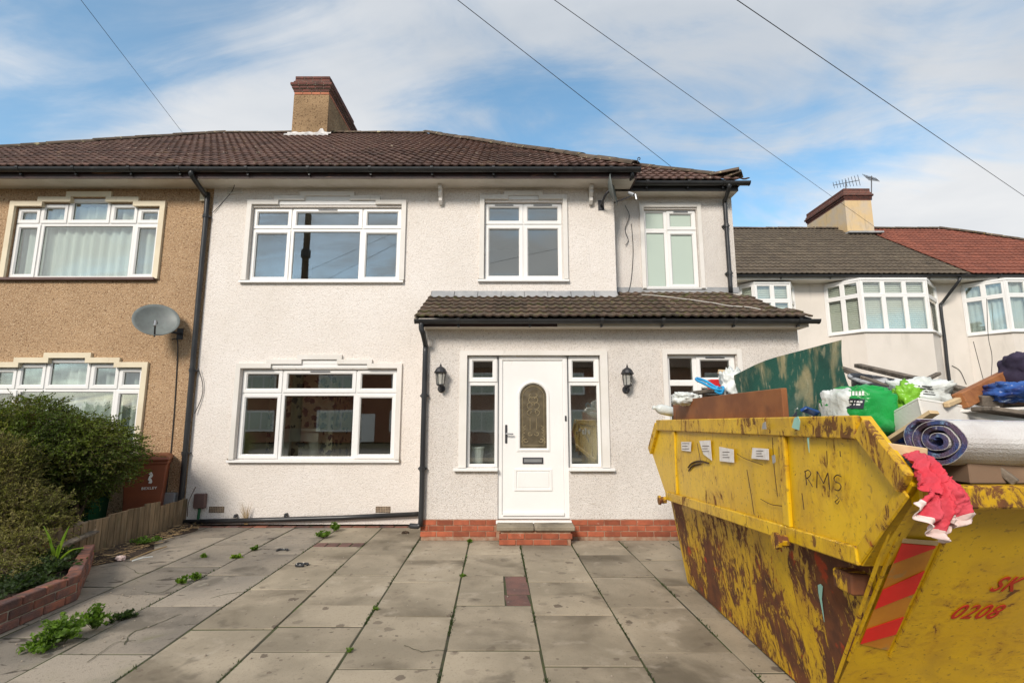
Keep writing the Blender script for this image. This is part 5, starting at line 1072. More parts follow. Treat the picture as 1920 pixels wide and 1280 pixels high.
# marks on the left panel
def Lp(px, py, off=.004): p = hit(px, py, Vector((SX + .008, 0, 0)), Vector((1, 0, 0))); p.x = SX - off; return p
def decal(pts, mt, name, off=.004, th=.002): m = MB(); m.prism([Lp(x, y, off) for x, y in pts], (-th, 0, 0)); return m.build(name, mt, skip)
for q in ([(1280, 828), (1299, 828), (1298, 846), (1281, 844)], [(1314, 826), (1335, 825), (1338, 863), (1322, 851)], [(1352, 837), (1379, 842), (1380, 867), (1353, 864)], [(1415, 839), (1445, 841), (1446, 862), (1413, 859)]): 
    sk = decal(q, 'paper', 'paper_sticker'); 
    cx = sum(x for x, y in q) / 4; cy = sum(y for x, y in q) / 4
    for k in range(3):
        m = MB(); m.prism([Lp(x, y, .0075) for x, y in ((cx - 7, cy - 6 + k * 5), (cx + 6 - 3 * (k % 2), cy - 6 + k * 5), (cx + 6 - 3 * (k % 2), cy - 5 + k * 5), (cx - 7, cy - 5 + k * 5))], (-.0006, 0, 0)); m.build('written_line', 'ink', sk)
def stroke(paths, name, r=.0028, mt='ink'):
    m = MB()
    for P in paths: m.tube(bez([Lp(x, y, .0045) for x, y in P], 5) if len(P) > 2 else [Lp(x, y, .0045) for x, y in P], r, 4)
    m.build(name, mt, skip)
stroke([[(1514, 882), (1516, 898), (1517, 909)], [(1513, 884), (1520, 881), (1525, 887), (1521, 894), (1516, 896)], [(1518, 896), (1523, 903), (1528, 912)]], 'letter_r')
stroke([[(1537, 883), (1536, 914)], [(1537, 883), (1549, 906)], [(1549, 906), (1557, 886)], [(1557, 886), (1561, 918)]], 'letter_m')
stroke([[(1582, 893), (1575, 890), (1569, 895), (1571, 902), (1579, 906), (1582, 913), (1577, 919), (1570, 917)]], 'letter_s')
for P in ([(1573, 928), (1577, 934), (1571, 940), (1575, 944), (1579, 938)], [(1508, 924), (1510, 938), (1512, 955)], [(1385, 850), (1400, 859), (1434, 871)], [(1580, 845), (1581, 856)], [(1452, 820), (1456, 880), (1462, 930)], [(1404, 880), (1411, 920), (1418, 965)], [(1310, 830), (1318, 870)], [(1555, 845), (1556, 870)], [(1430, 935), (1450, 945), (1470, 948)]): stroke([P], 'scratch', .0022)
for P in ([(1293, 876), (1300, 868), (1315, 864), (1332, 868)], [(1294, 882), (1302, 873), (1316, 869)]): stroke([P], 'rust_scrape', .007)
decal([(1508, 783), (1515, 780), (1519, 790), (1517, 806), (1510, 804), (1503, 801)], 'teal', 'paint_splash', .042); decal([(1519, 810), (1526, 812), (1525, 820), (1522, 822), (1523, 848), (1521, 838), (1519, 820)], 'teal', 'paint_splash', .006)
decal([(1446, 793), (1451, 790), (1453, 804), (1444, 804)], 'greypaint', 'paint_splash', .04); decal([(1452, 854), (1458, 852), (1459, 866), (1454, 869)], 'greypaint', 'paint_splash', .006)
def Ls(px, py): n = (GF - UN).cross(GN - UN).normalized(); p = hit(px, py, UN, n); return p - Vector((.006, 0, 0))
m = MB(); m.prism([Ls(x, y) for x, y in ((1536, 1096), (1541, 1094), (1545, 1099), (1543, 1122), (1548, 1165), (1541, 1130), (1537, 1110))], (-.002, 0, 0)); m.build('paint_splash', 'teal', skip)
# ================================================================== waste in the skip
heap = MB(); nx, ny = 26, 44
def hz_(x, y):
    e = min(1, (y - 2.15) / .5, (5.5 - y) / .5); e = max(0, e)
    return 1.30 + .22 * e + .09 * noise.noise(Vector((x * 4, y * 4, 0))) + .06 * noise.noise(Vector((x * 11, y * 11, 3)))
xs = [1.56 + (2 * XC - 3.12) * i / nx for i in range(nx + 1)]; ys = [2.1 + 3.45 * j / ny for j in range(ny + 1)]
heap.add([(x, y, hz_(x, y)) for y in ys for x in xs], [(j * (nx + 1) + i, j * (nx + 1) + i + 1, (j + 1) * (nx + 1) + i + 1, (j + 1) * (nx + 1) + i) for j in range(ny) for i in range(nx)])
ho = heap.build('rubbish_heap', 'rubbish'); ho['kind'] = 'stuff'; ho['label'] = 'jumbled mass of small rubbish filling the yellow skip'; ho['category'] = 'rubbish'
def lumps(m, c, rad, seed, amp=.18, n=30, sq=.75, K=40):
    """crumpled bag shape"""
    c = Vector(c); lo = []
    for i in range(n + 1):
        th = math.pi * i / n; L = []
        for k in range(K):
            ph = 2 * math.pi * k / K
            s = lambda v: math.copysign(abs(v) ** sq, v)
            d = Vector((s(math.sin(th)) * s(math.cos(ph)), s(math.sin(th)) * s(math.sin(ph)), s(math.cos(th))))
            f = 1 + amp * noise.noise(d * 1.9 + Vector((seed, 0, 0))) + amp * .6 * noise.noise(d * 5 + Vector((0, seed, 0))) - amp * .75 * abs(noise.noise(d * 4.2 + Vector((seed, seed, 0)))) ** .6 + amp * .35 * abs(noise.noise(d * 9 + Vector((0, 0, seed))))
            L.append(c + Vector((d.x * rad[0], d.y * rad[1], d.z * rad[2])) * f)
        lo.append(L)
    m.loft(lo); return m
def obox(m, o, ex, ey, ez): o, ex, ey, ez = map(Vector, (o, ex, ey, ez)); m.loft([[o, o + ex, o + ex + ey, o + ey], [o + ez, o + ex + ez, o + ex + ey + ez, o + ey + ez]]); return m
# brown board along the rim
m = MB(); a, b = at(1256, 788, 5.0), at(1458, 784, 3.02); a.x = 1.60; b.x = 1.60; a = Vector((1.565, 5.02, 1.52)); b = Vector((1.59, 3.03, 1.52))
obox(m, a, b - a, (.035, 0, 0), (0, 0, .275)); tag(m.build('veneer_board', 'brownboard', bevel=.004), 'long brown veneered board standing on edge along the skip rim', 'board')
# curved green sheet
gp = [(1392, 738, 3.9), (1383, 699, 3.95), (1430, 681, 3.8), (1500, 660, 3.5), (1578, 637, 3.1), (1590, 680, 3.0), (1600, 722, 2.95)]
m = MB(); top = bez([at(1378, 703, 3.95), at(1425, 681, 3.85), (at(1500, 660, 3.55)), at(1578, 637, 3.15)], 7); bot = bez([at(1402, 760, 3.85), at(1450, 800, 3.7), at(1530, 805, 3.4), at(1607, 755, 3.0)], 7)
rowsn = 6; vs = []; nrm = Vector((.35, -.9, .1)).normalized() * .012
for j in range(rowsn + 1):
    for p, q in zip(top, bot): vs.append(p.lerp(q, j / rowsn) + Vector((0, .05 * math.sin(j / rowsn * 3.1), 0)))
kk = len(top); vs = [v + Vector((-.05, -.20, 0)) * math.sin(math.pi * (i % kk) / (kk - 1)) for i, v in enumerate(vs)]
k = len(top); fs = [(j * k + i, j * k + i + 1, (j + 1) * k + i + 1, (j + 1) * k + i) for j in range(rowsn) for i in range(k - 1)]
nv = len(vs); vs2 = vs + [v - nrm for v in vs]; fs2 = fs + [tuple(nv + x for x in reversed(f)) for f in fs]
edge = [j * k for j in range(rowsn + 1)] + [rowsn * k + i for i in range(1, k)] + [j * k + k - 1 for j in range(rowsn - 1, -1, -1)] + [i for i in range(k - 2, 0, -1)]
fs2 += [(edge[i], edge[(i + 1) % len(edge)], nv + edge[(i + 1) % len(edge)], nv + edge[i]) for i in range(len(edge))]
m.add(vs2, fs2); tag(m.build('green_sheet', 'greenboard', smooth=False), 'curved sheet of worn dark green board sticking up from the skip', 'board')
# green bag with label
from mathutils.bvhtree import BVHTree
def onto(o_mesh_mb, pts, off=.003):
    bv = BVHTree.FromPolygons([Vector(v) for v in o_mesh_mb.v], o_mesh_mb.f); c = Vector((0, 0, ZC)); out = []
    for px, py in pts:
        d = ray(px, py).normalized(); h_ = bv.ray_cast(c, d); out.append(h_[0] - d * off if h_[0] else None)
    return out
def patch(mb, quad, n, off, name, mt, parent):
    g_ = []
    for j in range(n + 1):
        for i in range(n + 1):
            u, v = i / n, j / n; a = [quad[0][k] + (quad[1][k] - quad[0][k]) * u for k in (0, 1)]; b = [quad[3][k] + (quad[2][k] - quad[3][k]) * u for k in (0, 1)]; g_.append((a[0] + (b[0] - a[0]) * v, a[1] + (b[1] - a[1]) * v))
    P = onto(mb, g_, off); m = MB(); ok = [p if p else Vector((0, 0, 0)) for p in P]
    m.add(ok, [(j * (n + 1) + i, j * (n + 1) + i + 1, (j + 1) * (n + 1) + i + 1, (j + 1) * (n + 1) + i) for j in range(n) for i in range(n) if all(P[q] for q in (j * (n + 1) + i, j * (n + 1) + i + 1, (j + 1) * (n + 1) + i + 1, (j + 1) * (n + 1) + i))]); return m.build(name, mt, parent)
bc = at(1612, 772, 2.72); bgt = thing('plastic_bag', 'shiny green plastic sack with a dark printed label, behind the skip rim', 'bag', bc)
sk_ = MB(); lumps(sk_, bc, (.135, .17, .135), 3.3, .13, 34, .55); sk_.build('sack', 'greenbag', bgt, smooth=True)
m = MB(); lumps(m, bc + Vector((-.075, .02, .012)), (.062, .145, .112), 8.1, .16, 30, .6); m.build('sack_end', 'whitebag', bgt, smooth=True)
lq = [(1584, 746), (1622, 748), (1619, 766), (1578, 765)]; lo_ = patch(sk_, lq, 6, .004, 'label', 'label', bgt)
Pq = lambda u, v: tuple((lq[0][k] + (lq[1][k] - lq[0][k]) * u) * (1 - v) + (lq[3][k] + (lq[2][k] - lq[3][k]) * u) * v for k in (0, 1))
for u0, u1, v in ((.28, .42, .22), (.28, .40, .52), (.50, .55, .2), (.50, .56, .5), (.62, .9, .22), (.62, .82, .5)): patch(sk_, [Pq(u0, v), Pq(u1, v), Pq(u1, v + .17), Pq(u0, v + .17)], 2, .006, 'print', 'print', lo_)
for k in range(5): patch(sk_, [(1592 + k * 6, 733), (1596 + k * 6, 733), (1596 + k * 6, 741), (1592 + k * 6, 741)], 2, .004, 'print', 'print', bgt)
# black tub
tc_ = at(1680, 722, 3.2); tm = Matrix.Translation(tc_) @ Matrix.Rotation(R(18), 4, 'X') @ Matrix.Rotation(R(8), 4, 'Y')
m = MB(); m.lathe([(.02, -.2), (.19, -.2), (.235, -.02), (.255, -.015), (.262, .0), (.25, .012), (.235, .0), (.185, -.17), (.02, -.175)], 32, tm); tag(m.build('tub', 'tub', smooth=True), 'round black builder\'s tub smeared with white paint', 'tub')
# white and lime bag
wc = at(1728, 742, 2.75); wb = thing('plastic_bag', 'crumpled white and lime green plastic bag beside the black tub', 'bag', wc)
wm = MB(); lumps(wm, wc, (.15, .12, .095), 5.7, .3); wm.build('white_film', 'whitebag', wb, smooth=True)
m = MB(); lumps(m, wc + Vector((-.11, -.05, -.02)), (.07, .06, .09), 1.2, .3); m.build('lime_film', 'limebag', wb, smooth=True)
for k in range(4): patch(wm, [(1722 + k * 3, 722 + k * 5), (1748 + k * 2, 724 + k * 5), (1748 + k * 2, 726 + k * 5), (1722 + k * 3, 724 + k * 5)], 3, .003, 'print', 'blackprint', wb)
# timbers
def beam(a, b, w, h, mt, lab, cat='timber', name='timber', roll=0):
    a, b = Vector(a), Vector(b); d = (b - a).normalized(); x = d.cross(Vector((0, 0, 1))).normalized(); n_ = x.cross(d); c_, s_ = math.cos(roll), math.sin(roll); x, n_ = x * c_ + n_ * s_, n_ * c_ - x * s_
    m = MB(); m.loft([[p + x * i * w / 2 + n_ * j * h / 2 for i, j in ((-1, -1), (1, -1), (1, 1), (-1, 1))] for p in (a, b)]); return tag(m.build(name, mt, bevel=.004), lab, cat)
beam(at(1608, 685, 3.9), at(1818, 734, 2.6), .05, .03, 'greywood', 'long thin dirty timber lying on top of the waste, highest plank in the skip')
beam(at(1745, 733, 2.9), at(1862, 752, 2.45), .09, .05, 'greywood', 'short grey weathered plank beside the white box')
beam(at(1800, 752, 2.45), at(1908, 697, 2.75), .05, .075, 'beam', 'brown planed timber pointing up to the right', roll=.2)
beam(at(1774, 759, 2.4), at(1815, 742, 2.5), .025, .025, 'palewood', 'short pale stick lying above the white box', 'stick', 'stick')
beam(at(1580, 690, 3.7), at(1650, 722, 3.3), .12, .03, 'greywood', 'dark plank end behind the green sheet', roll=.3)
beam(at(1850, 742, 2.5), at(2010, 752, 2.6), .08, .06, 'brownboard', 'dark brown plank at the right edge of the skip'); beam(at(1840, 766, 2.35), at(2010, 790, 2.3), .14, .02, 'greywood', 'flat dark board under the blue bag')
beam(at(1650, 838, 2.17), at(1735, 850, 2.12), .05, .045, 'palewood', 'pale timber offcut below the white box next to the carpet roll')
beam(at(1356, 697, 4.4), at(1392, 707, 4.2), .12, .04, 'palewood', 'yellowish timber end left of the green sheet')
# white tray / box
A, Bp, Cp = at(1633, 797, 2.75), at(1722, 749, 2.38), at(1990, 795, 2.62); dn = Vector((.012, .0, -.095))
e1, e2 = A - Bp, Cp - Bp
wbx = thing('white_tray', 'long white melamine tray lying tilted across the skip', 'tray', Bp)
m = MB(); obox(m, Bp, e1, e2, Vector((0, 0, .012))); m.build('base', 'whitebox', wbx, bevel=.003)
m = MB(); obox(m, Bp, e1, e2.normalized() * .014, dn); m.build('end', 'whitebox', wbx, bevel=.003)
m = MB(); obox(m, A, e2, -e1.normalized() * .014, dn * .9); m.build('side', 'whitebox', wbx, bevel=.003)
m = MB(); obox(m, Bp + e1.normalized() * .001, e2, e1.normalized() * .014, dn); m.build('side', 'whitebox', wbx, bevel=.003)
# carpet roll
cr = thing('carpet_roll', 'rolled up blue patterned carpet with pale backing, on the skip end', 'carpet', (1.9, 2.13, 1.42))
cc = Vector((1.74, 2.135, 1.525)); spo, spi = [], []
for k in range(97):
    a = k / 96 * 2 * math.pi * 3.1 + .4; r0 = (.026 + .0405 * (k / 96) * 3.1) * (1 + .10 * noise.noise(Vector((math.cos(a) * 1.2, math.sin(a) * 1.2, k * .02))));
    e_ = Vector((0, math.cos(a) * 1.12, math.sin(a) * .68 - .05 * math.cos(a))); spo.append(cc + e_ * (r0 + .010)); spi.append(cc + e_ * r0)
ax = Vector((1.35, -.10, -.03))
def sheet(outer, inner, mt, nm):
    m = MB(); n = len(outer); vs = outer + inner + [p + ax for p in outer] + [p + ax for p in inner]
    fs = []
    for i in range(n - 1): fs += [(i, i + 1, n + i + 1, n + i), (2 * n + i, 3 * n + i, 3 * n + i + 1, 2 * n + i + 1), (i, 2 * n + i, 2 * n + i + 1, i + 1), (n + i, n + i + 1, 3 * n + i + 1, 3 * n + i)]
    fs += [(0, n, 3 * n, 2 * n), (n - 1, 3 * n - 1, 4 * n - 1, 2 * n - 1)]; m.add(vs, fs); return m.build(nm, mt, cr, smooth=False)
mid = [p.lerp(q, .3) for p, q in zip(spo, spi)]; spin = [q + (q - p) * 1.6 for p, q in zip(spo, spi)]
sheet(spo, mid, 'carpetback', 'backing'); sheet(mid, spin, 'carpetpile', 'pile')
# cardboard under the carpet
m = MB(); a = at(1800, 903, 2.12); obox(m, (1.80, 2.07, 1.36), (1.2, 0, 0), (0, .25, 0), (0, 0, .085)); tag(m.build('cardboard_box', 'cardboard', bevel=.004), 'flattened brown cardboard box beneath the carpet roll', 'box')
# red cloth hanging over the corner
rc = thing('red_cloth', 'red cloth with pale hem hanging over the corner of the skip', 'cloth', at(1745, 905, 1.93))
def drape(top, bot, nf, folds, amp, nm, hem=.22, bulge=.03, seed=0):
    """cloth between two lines of points, with soft folds running down it and a pale hem"""
    nf = 84; T, B = bez(top, 8), bez(bot, 8); q = lambda L, s: L[min(len(L) - 1, int(s * (len(L) - 1)))].lerp(L[min(len(L) - 1, int(s * (len(L) - 1)) + 1)], s * (len(L) - 1) - int(s * (len(L) - 1))); nr_ = 54; vs = []
    for j in range(nr_ + 1):
        t_ = j / nr_
        for i in range(nf + 1):
            s_ = i / nf; p = q(T, s_).lerp(q(B, s_), t_); w = amp * math.sin(s_ * math.pi * 2 * folds + seed + 1.5 * noise.noise(Vector((s_ * 2, t_ * 1.5, seed)))) * (.35 + .65 * t_) + amp * .8 * noise.noise(Vector((s_ * 4, t_ * 3, seed + 5))) + amp * 1.1 * (.5 - abs(noise.noise(Vector((s_ * 5 + t_ * 1.5, t_ * 4, seed + 9)))) ** .55) + amp * .5 * (.5 - abs(noise.noise(Vector((s_ * 11, t_ * 9 + s_ * 3, seed + 13)))) ** .6)
            vs.append(p + Vector((.3 * w, -w - bulge * math.sin(math.pi * min(1, t_ * 1.1)), .3 * w)))
    m = MB(); f0_, f1_ = [], []
    for j in range(nr_):
        for i in range(nf): (f0_ if j < nr_ * (1 - hem) else f1_).append((j * (nf + 1) + i, j * (nf + 1) + i + 1, (j + 1) * (nf + 1) + i + 1, (j + 1) * (nf + 1) + i))
    m.add(vs, f0_); m.cur = 1; m.f += f1_; m.mi += [1] * len(f1_); o = m.build(nm, ['redcloth', 'whitecloth'], rc, smooth=True)
    md = o.modifiers.new('thick', 'SOLIDIFY'); md.thickness = .003; return o
YC = 1.90
drape([at(1742, 905, YC + .03), at(1756, 912, YC), at(1772, 905, YC + .02)], [at(1702, 946, YC), at(1724, 978, YC - .02), at(1748, 1006, YC - .02), at(1767, 1017, YC - .01), at(1768, 985, YC + .01)], 44, 3.1, .021, 'lower_fold', .2, .02, 1)
drape([at(1752, 915, YC + .01), at(1762, 905, YC), at(1782, 893, YC + .03)], [at(1772, 968, YC - .03), at(1782, 988, YC - .02), at(1803, 985, YC - .01), at(1830, 962, YC + .02)], 36, 2.1, .018, 'side_fold', .24, .02, 4)
drape([at(1690, 856, 2.10), at(1712, 846, 2.12), at(1735, 853, 2.08), at(1752, 868, 2.05)], [at(1722, 905, 1.93), at(1742, 925, 1.895), at(1762, 930, 1.885), at(1788, 900, 1.93)], 40, 2.4, .020, 'upper_fold', 0, .02, 2)
# loose scraps filling the gaps between the larger pieces
scr = MB(); rng = random.Random(77); smats = ['greywood', 'cardboard', 'whitebag', 'palewood', 'label', 'bluebag', 'redplastic', 'greenbag', 'carpetback', 'purple', 'whitebox']
for k in range(330):
    x = rng.uniform(1.86, 3.05); y = rng.uniform(2.4, 5.1); z = hz_(x, y) + rng.uniform(-.02, .13); scr.cur = rng.choices(range(len(smats)), (6, 4, 4, 2, 4, 2, .5, 1, 3, 2, 2))[0]
    B = Matrix.Translation((x, y, z)) @ Matrix.Rotation(rng.uniform(0, 6.3), 4, 'Z') @ Matrix.Rotation(rng.uniform(-.7, .7), 4, 'X') @ Matrix.Rotation(rng.uniform(-.7, .7), 4, 'Y')
    if rng.random() < .55: L = rng.uniform(.06, .26); scr.box(-L, L, -rng.uniform(.01, .03), rng.uniform(.01, .03), -.008, .008, B)
    else:
        n = 5; s = rng.uniform(.04, .10); scr.add([((i / n - .5) * 2 * s, (j / n - .5) * 2 * s, s * .7 * noise.noise(Vector((i * .9, j * .9, k)))) for j in range(n + 1) for i in range(n + 1)], [(j * (n + 1) + i, j * (n + 1) + i + 1, (j + 1) * (n + 1) + i + 1, (j + 1) * (n + 1) + i) for j in range(n) for i in range(n)], B)
o = scr.build('rubbish_scraps', smats); o['kind'] = 'stuff'; o['label'] = 'small scraps of wood, card and plastic strewn through the skip'; o['category'] = 'rubbish'
for k, (a, b, w, hh, mt, lab) in enumerate(((( 1655, 752, 2.9), (1760, 700, 3.3), .03, .02, 'greywood', 'thin dark batten leaning behind the white and lime bag'), ((1770, 772, 2.5), (1930, 765, 2.45), .10, .015, 'whitebox', 'flat white panel strip above the carpet roll'), ((1860, 870, 2.10), (1905, 905, 2.05), .03, .03, 'greywood', 'short dark stick jutting out under the carpet roll'))): beam(at(*a), at(*b), w, hh, mt, lab)
# right edge bags
m = MB(); lumps(m, at(1935, 708, 2.6), (.11, .12, .13), 2.2, .2); tag(m.build('purple_bundle', 'purple', smooth=True), 'dark purple fabric bundle at the right edge on top of the skip', 'bundle')
m = MB(); lumps(m, at(1905, 735, 2.45), (.13, .1, .05), 9.2, .25); tag(m.build('plastic_bag', 'bluebag', smooth=True), 'shiny navy blue plastic bag under the purple bundle', 'bag')
# things at the far left end of the skip
m = MB(); m.lathe([(.0, -.10), (.045, -.10), (.05, -.09), (.05, .03), (.04, .06), (.018, .085), (.02, .09), (.02, .115), (.0, .116)], 14, Matrix.Translation(at(1244, 768, 5.15)) @ Matrix.Rotation(R(-78), 4, 'Y') @ Matrix.Rotation(.2, 4, 'X')); tag(m.build('plastic_bottle', 'whitebag', smooth=True), 'white plastic bottle on the far corner of the skip', 'bottle')
m = MB(); lumps(m, at(1285, 748, 4.6), (.12, .12, .06), 4.4, .35); tag(m.build('plastic_bag', 'whitebag', smooth=True), 'small white plastic bag behind the brown board', 'bag')
m = MB(); lumps(m, at(1372, 722, 4.05), (.09, .09, .13), 6.1, .4); tag(m.build('plastic_sheet', 'whitebag', smooth=True), 'crumpled pale plastic sheet leaning on the green board', 'plastic sheet')
m = MB(); m.tube(bez([at(1357, 733, 4.0), at(1338, 728, 4.0), at(1318, 718, 4.1), at(1306, 712, 4.2), at(1308, 709, 4.25), at(1325, 715, 4.2), at(1345, 727, 4.1), at(1356, 726, 4.0), at(1352, 737, 4.0), at(1342, 733, 4.0), at(1346, 724, 4.0)], 6), .011, 8); tag(m.build('blue_hose', 'bluerope', smooth=True), 'bright blue loop of hose on top of the skip', 'hose')
m = MB(); q = at(1341, 719, 4.4); m.box(q.x - .05, q.x + .05, q.y - .03, q.y + .05, q.z - .08, q.z + .035); tag(m.build('red_carton', 'redplastic', bevel=.006), 'small red carton beside the blue hose', 'carton')
beam(at(1290, 738, 4.9), at(1362, 730, 4.1), .1, .03, 'greywood', 'dark flat plank under the blue hose'); 
# ================================================================== left garden
XF = -5.06
bed = MB(); nx, ny = 14, 26
def bedpt(i, j):
    y = 5.75 + (8.2 - 5.75) * j / ny; x0 = XF; x1 = -4.52 + .12 * math.sin(y * 5) - .30 * max(0, (y - 6.4) / 1.8) - .16 * max(0, 6.2 - y) ; x = x0 + (x1 - x0) * i / nx
    e = math.sin(math.pi * min(1, max(0, i / nx)) ** .6) if i < nx else 0
    return (x, y, .004 + .05 * e + .03 * e * noise.noise(Vector((x * 9, y * 9, 0))))
bed.add([bedpt(i, j) for j in range(ny + 1) for i in range(nx + 1)], [(j * (nx + 1) + i, j * (nx + 1) + i + 1, (j + 1) * (nx + 1) + i + 1, (j + 1) * (nx + 1) + i) for j in range(ny) for i in range(nx)]); struct(bed.build('soil_bed', 'soil'))
gb = MB(); nx, ny = 20, 24
gb.add([(-9 + i * (9 - 3.98) / nx, 2.2 + j * 6.0 / ny, .13 + .05 * noise.noise(Vector((i * .6, j * .6, 5)))) for j in range(ny + 1) for i in range(nx + 1) if True], [(j * (nx + 1) + i, j * (nx + 1) + i + 1, (j + 1) * (nx + 1) + i + 1, (j + 1) * (nx + 1) + i) for j in range(ny) for i in range(nx) if (-9 + (i + 1) * 5.02 / nx) < (-3.98 if (2.2 + (j + 1) * .25) < 4.95 else -3.98 - .66 * (2.2 + (j + 1) * .25 - 4.93) - .02) and (-9 + (i + 1) * 5.02 / nx) < -3.9]); struct(gb.build('garden_soil', 'soil'))
# brick garden wall: every brick a piece
gw = thing('garden_wall', 'low weathered brick garden wall on the left beside the drive', 'wall', (-4.0, 4.9, 0))
pth = [Vector((-3.80, 3.0, 0)), Vector((-3.93, 4.93, 0)), Vector((-4.72, 6.08, 0))]
m = MB()
for a, b in zip(pth[:-1], pth[1:]):
    d = (b - a).normalized(); nL = Vector((-d.y, d.x, 0)); obox(m, a + nL * .012 - Vector((0, 0, .05)), b - a, nL * .085, Vector((0, 0, .257)))
core = m.build('mortar_core', 'mortar', gw)
bm1 = MB(); bm1.box(0, .215, 0, .105, 0, .066); gbm = bm1.mesh('brick', 'oldbrick', bevel=.007)
for si, (a, b) in enumerate(zip(pth[:-1], pth[1:])):
    d = (b - a).normalized(); L = (b - a).length; ang = math.atan2(d.y, d.x)
    for c in range(3):
        s_ = -.11 * (c % 2)
        while s_ + .215 < L + .05:
            if s_ > -.12: put('brick', gbm, Matrix.Translation(a + d * max(0, s_) + Vector((0, 0, .004 + c * .077))) @ Matrix.Rotation(ang + random.uniform(-.012, .012), 4, 'Z') @ Matrix.Translation((0, random.uniform(-.004, .004), 0)), gw)
            s_ += .225
        if L - s_ > .03: put('brick', gbm, Matrix.Translation(a + d * s_ + Vector((0, 0, .004 + c * .077))) @ Matrix.Rotation(ang, 4, 'Z') @ Matrix.Diagonal(((L - s_) / .215, 1, 1, 1)), gw)
# fence of upright boards
fn = thing('low_fence', 'low fence of short weathered upright boards between the front gardens', 'fence', (XF, 7.0, 0))
for i in range(22):
    y = 5.95 + i * .105; step_ = .0 if y > 7.55 else .07; h = .40 + step_ + random.uniform(-.012, .012) - (0 if y > 7.55 else (7.55 - y) * .05)
    m = MB(); m.box(XF - .01 + random.uniform(-.004, .004), XF + .012, y + .003, y + .1, .0, h); m.build('board', 'wood', fn, bevel=.004)
for y in (6.0, 7.55, 8.2):
    m = MB(); m.box(XF - .08, XF - .012, y - .035, y + .035, 0, .42); m.build('post', 'wood', fn, bevel=.005)
m = MB(); m.box(XF - .05, XF - .012, 5.95, 8.25, .25, .31); m.build('rail', 'wood', fn)
# wheelie bins
def bin_(x, y, rot, mt, lab, text=True):
    t_ = thing('wheelie_bin', lab, 'wheelie bin', (x, y, .02), 'wheelie bins by the neighbour\'s wall'); B = Matrix.Translation((x, y, .02)) @ Matrix.Rotation(rot, 4, 'Z')
    def bx(m, prof):
        return m.loft([[B @ Vector(p) for p in ((-w, -d0, z), (w, -d0, z), (w, d1, z), (-w, d1, z))] for w, d0, d1, z in prof])
    m = MB(); bx(m, [(.21, .2, .22, .06), (.225, .22, .25, .4), (.255, .26, .30, .95), (.272, .28, .31, .955), (.272, .28, .31, 1.0)]); bo = m.build('body', mt, t_, bevel=.02)
    m = MB(); bx(m, [(.285, .31, .33, 1.0), (.29, .315, .335, 1.035), (.26, .27, .32, 1.075), (.2, .2, .3, 1.09)]); m.build('lid', mt, t_, bevel=.012)
    m = MB(); m.tube([B @ Vector((-.24, .38, .99)), B @ Vector((.24, .38, .99))], .016, 8); m.build('handle', mt, t_)
    for s_ in (-1, 1):
        m = MB(); m.tube([B @ Vector((s_ * .2, .24, .1)), B @ Vector((s_ * .26, .24, .1))], .1, 16); m.build('wheel', 'black', t_)
    if text:
        me = text_mesh('BEXLEY', .05, 0, .0005, .001); me.materials.append(M['print']); put('lettering', me, B @ Matrix.Translation((-.02, -.262, .60)) @ Matrix.Rotation(R(90 + 4), 4, 'X'), bo)
        m = MB(); m.tube([Vector((.055, 0, -.075))] + [Vector((.055 + .012 * math.sin(k * 1.3), 0, -.07 + k * .018)) for k in range(9)], [.012 + .012 * abs(math.sin(k * 1.9)) for k in range(10)], 6)
        m.v = [tuple(B @ (Matrix.Translation((.02, -.268, .76)) @ Vector((v[0], v[1] * .08, v[2])))) for v in m.v]; m.build('crest', 'print', bo)
bin_(-5.45, 7.86, R(28), 'brownbin', 'brown wheelie bin with white council lettering by the tan wall')
bin_(-6.05, 7.45, R(12), 'greenbin', 'dark green wheelie bin almost hidden behind the hedge', False)
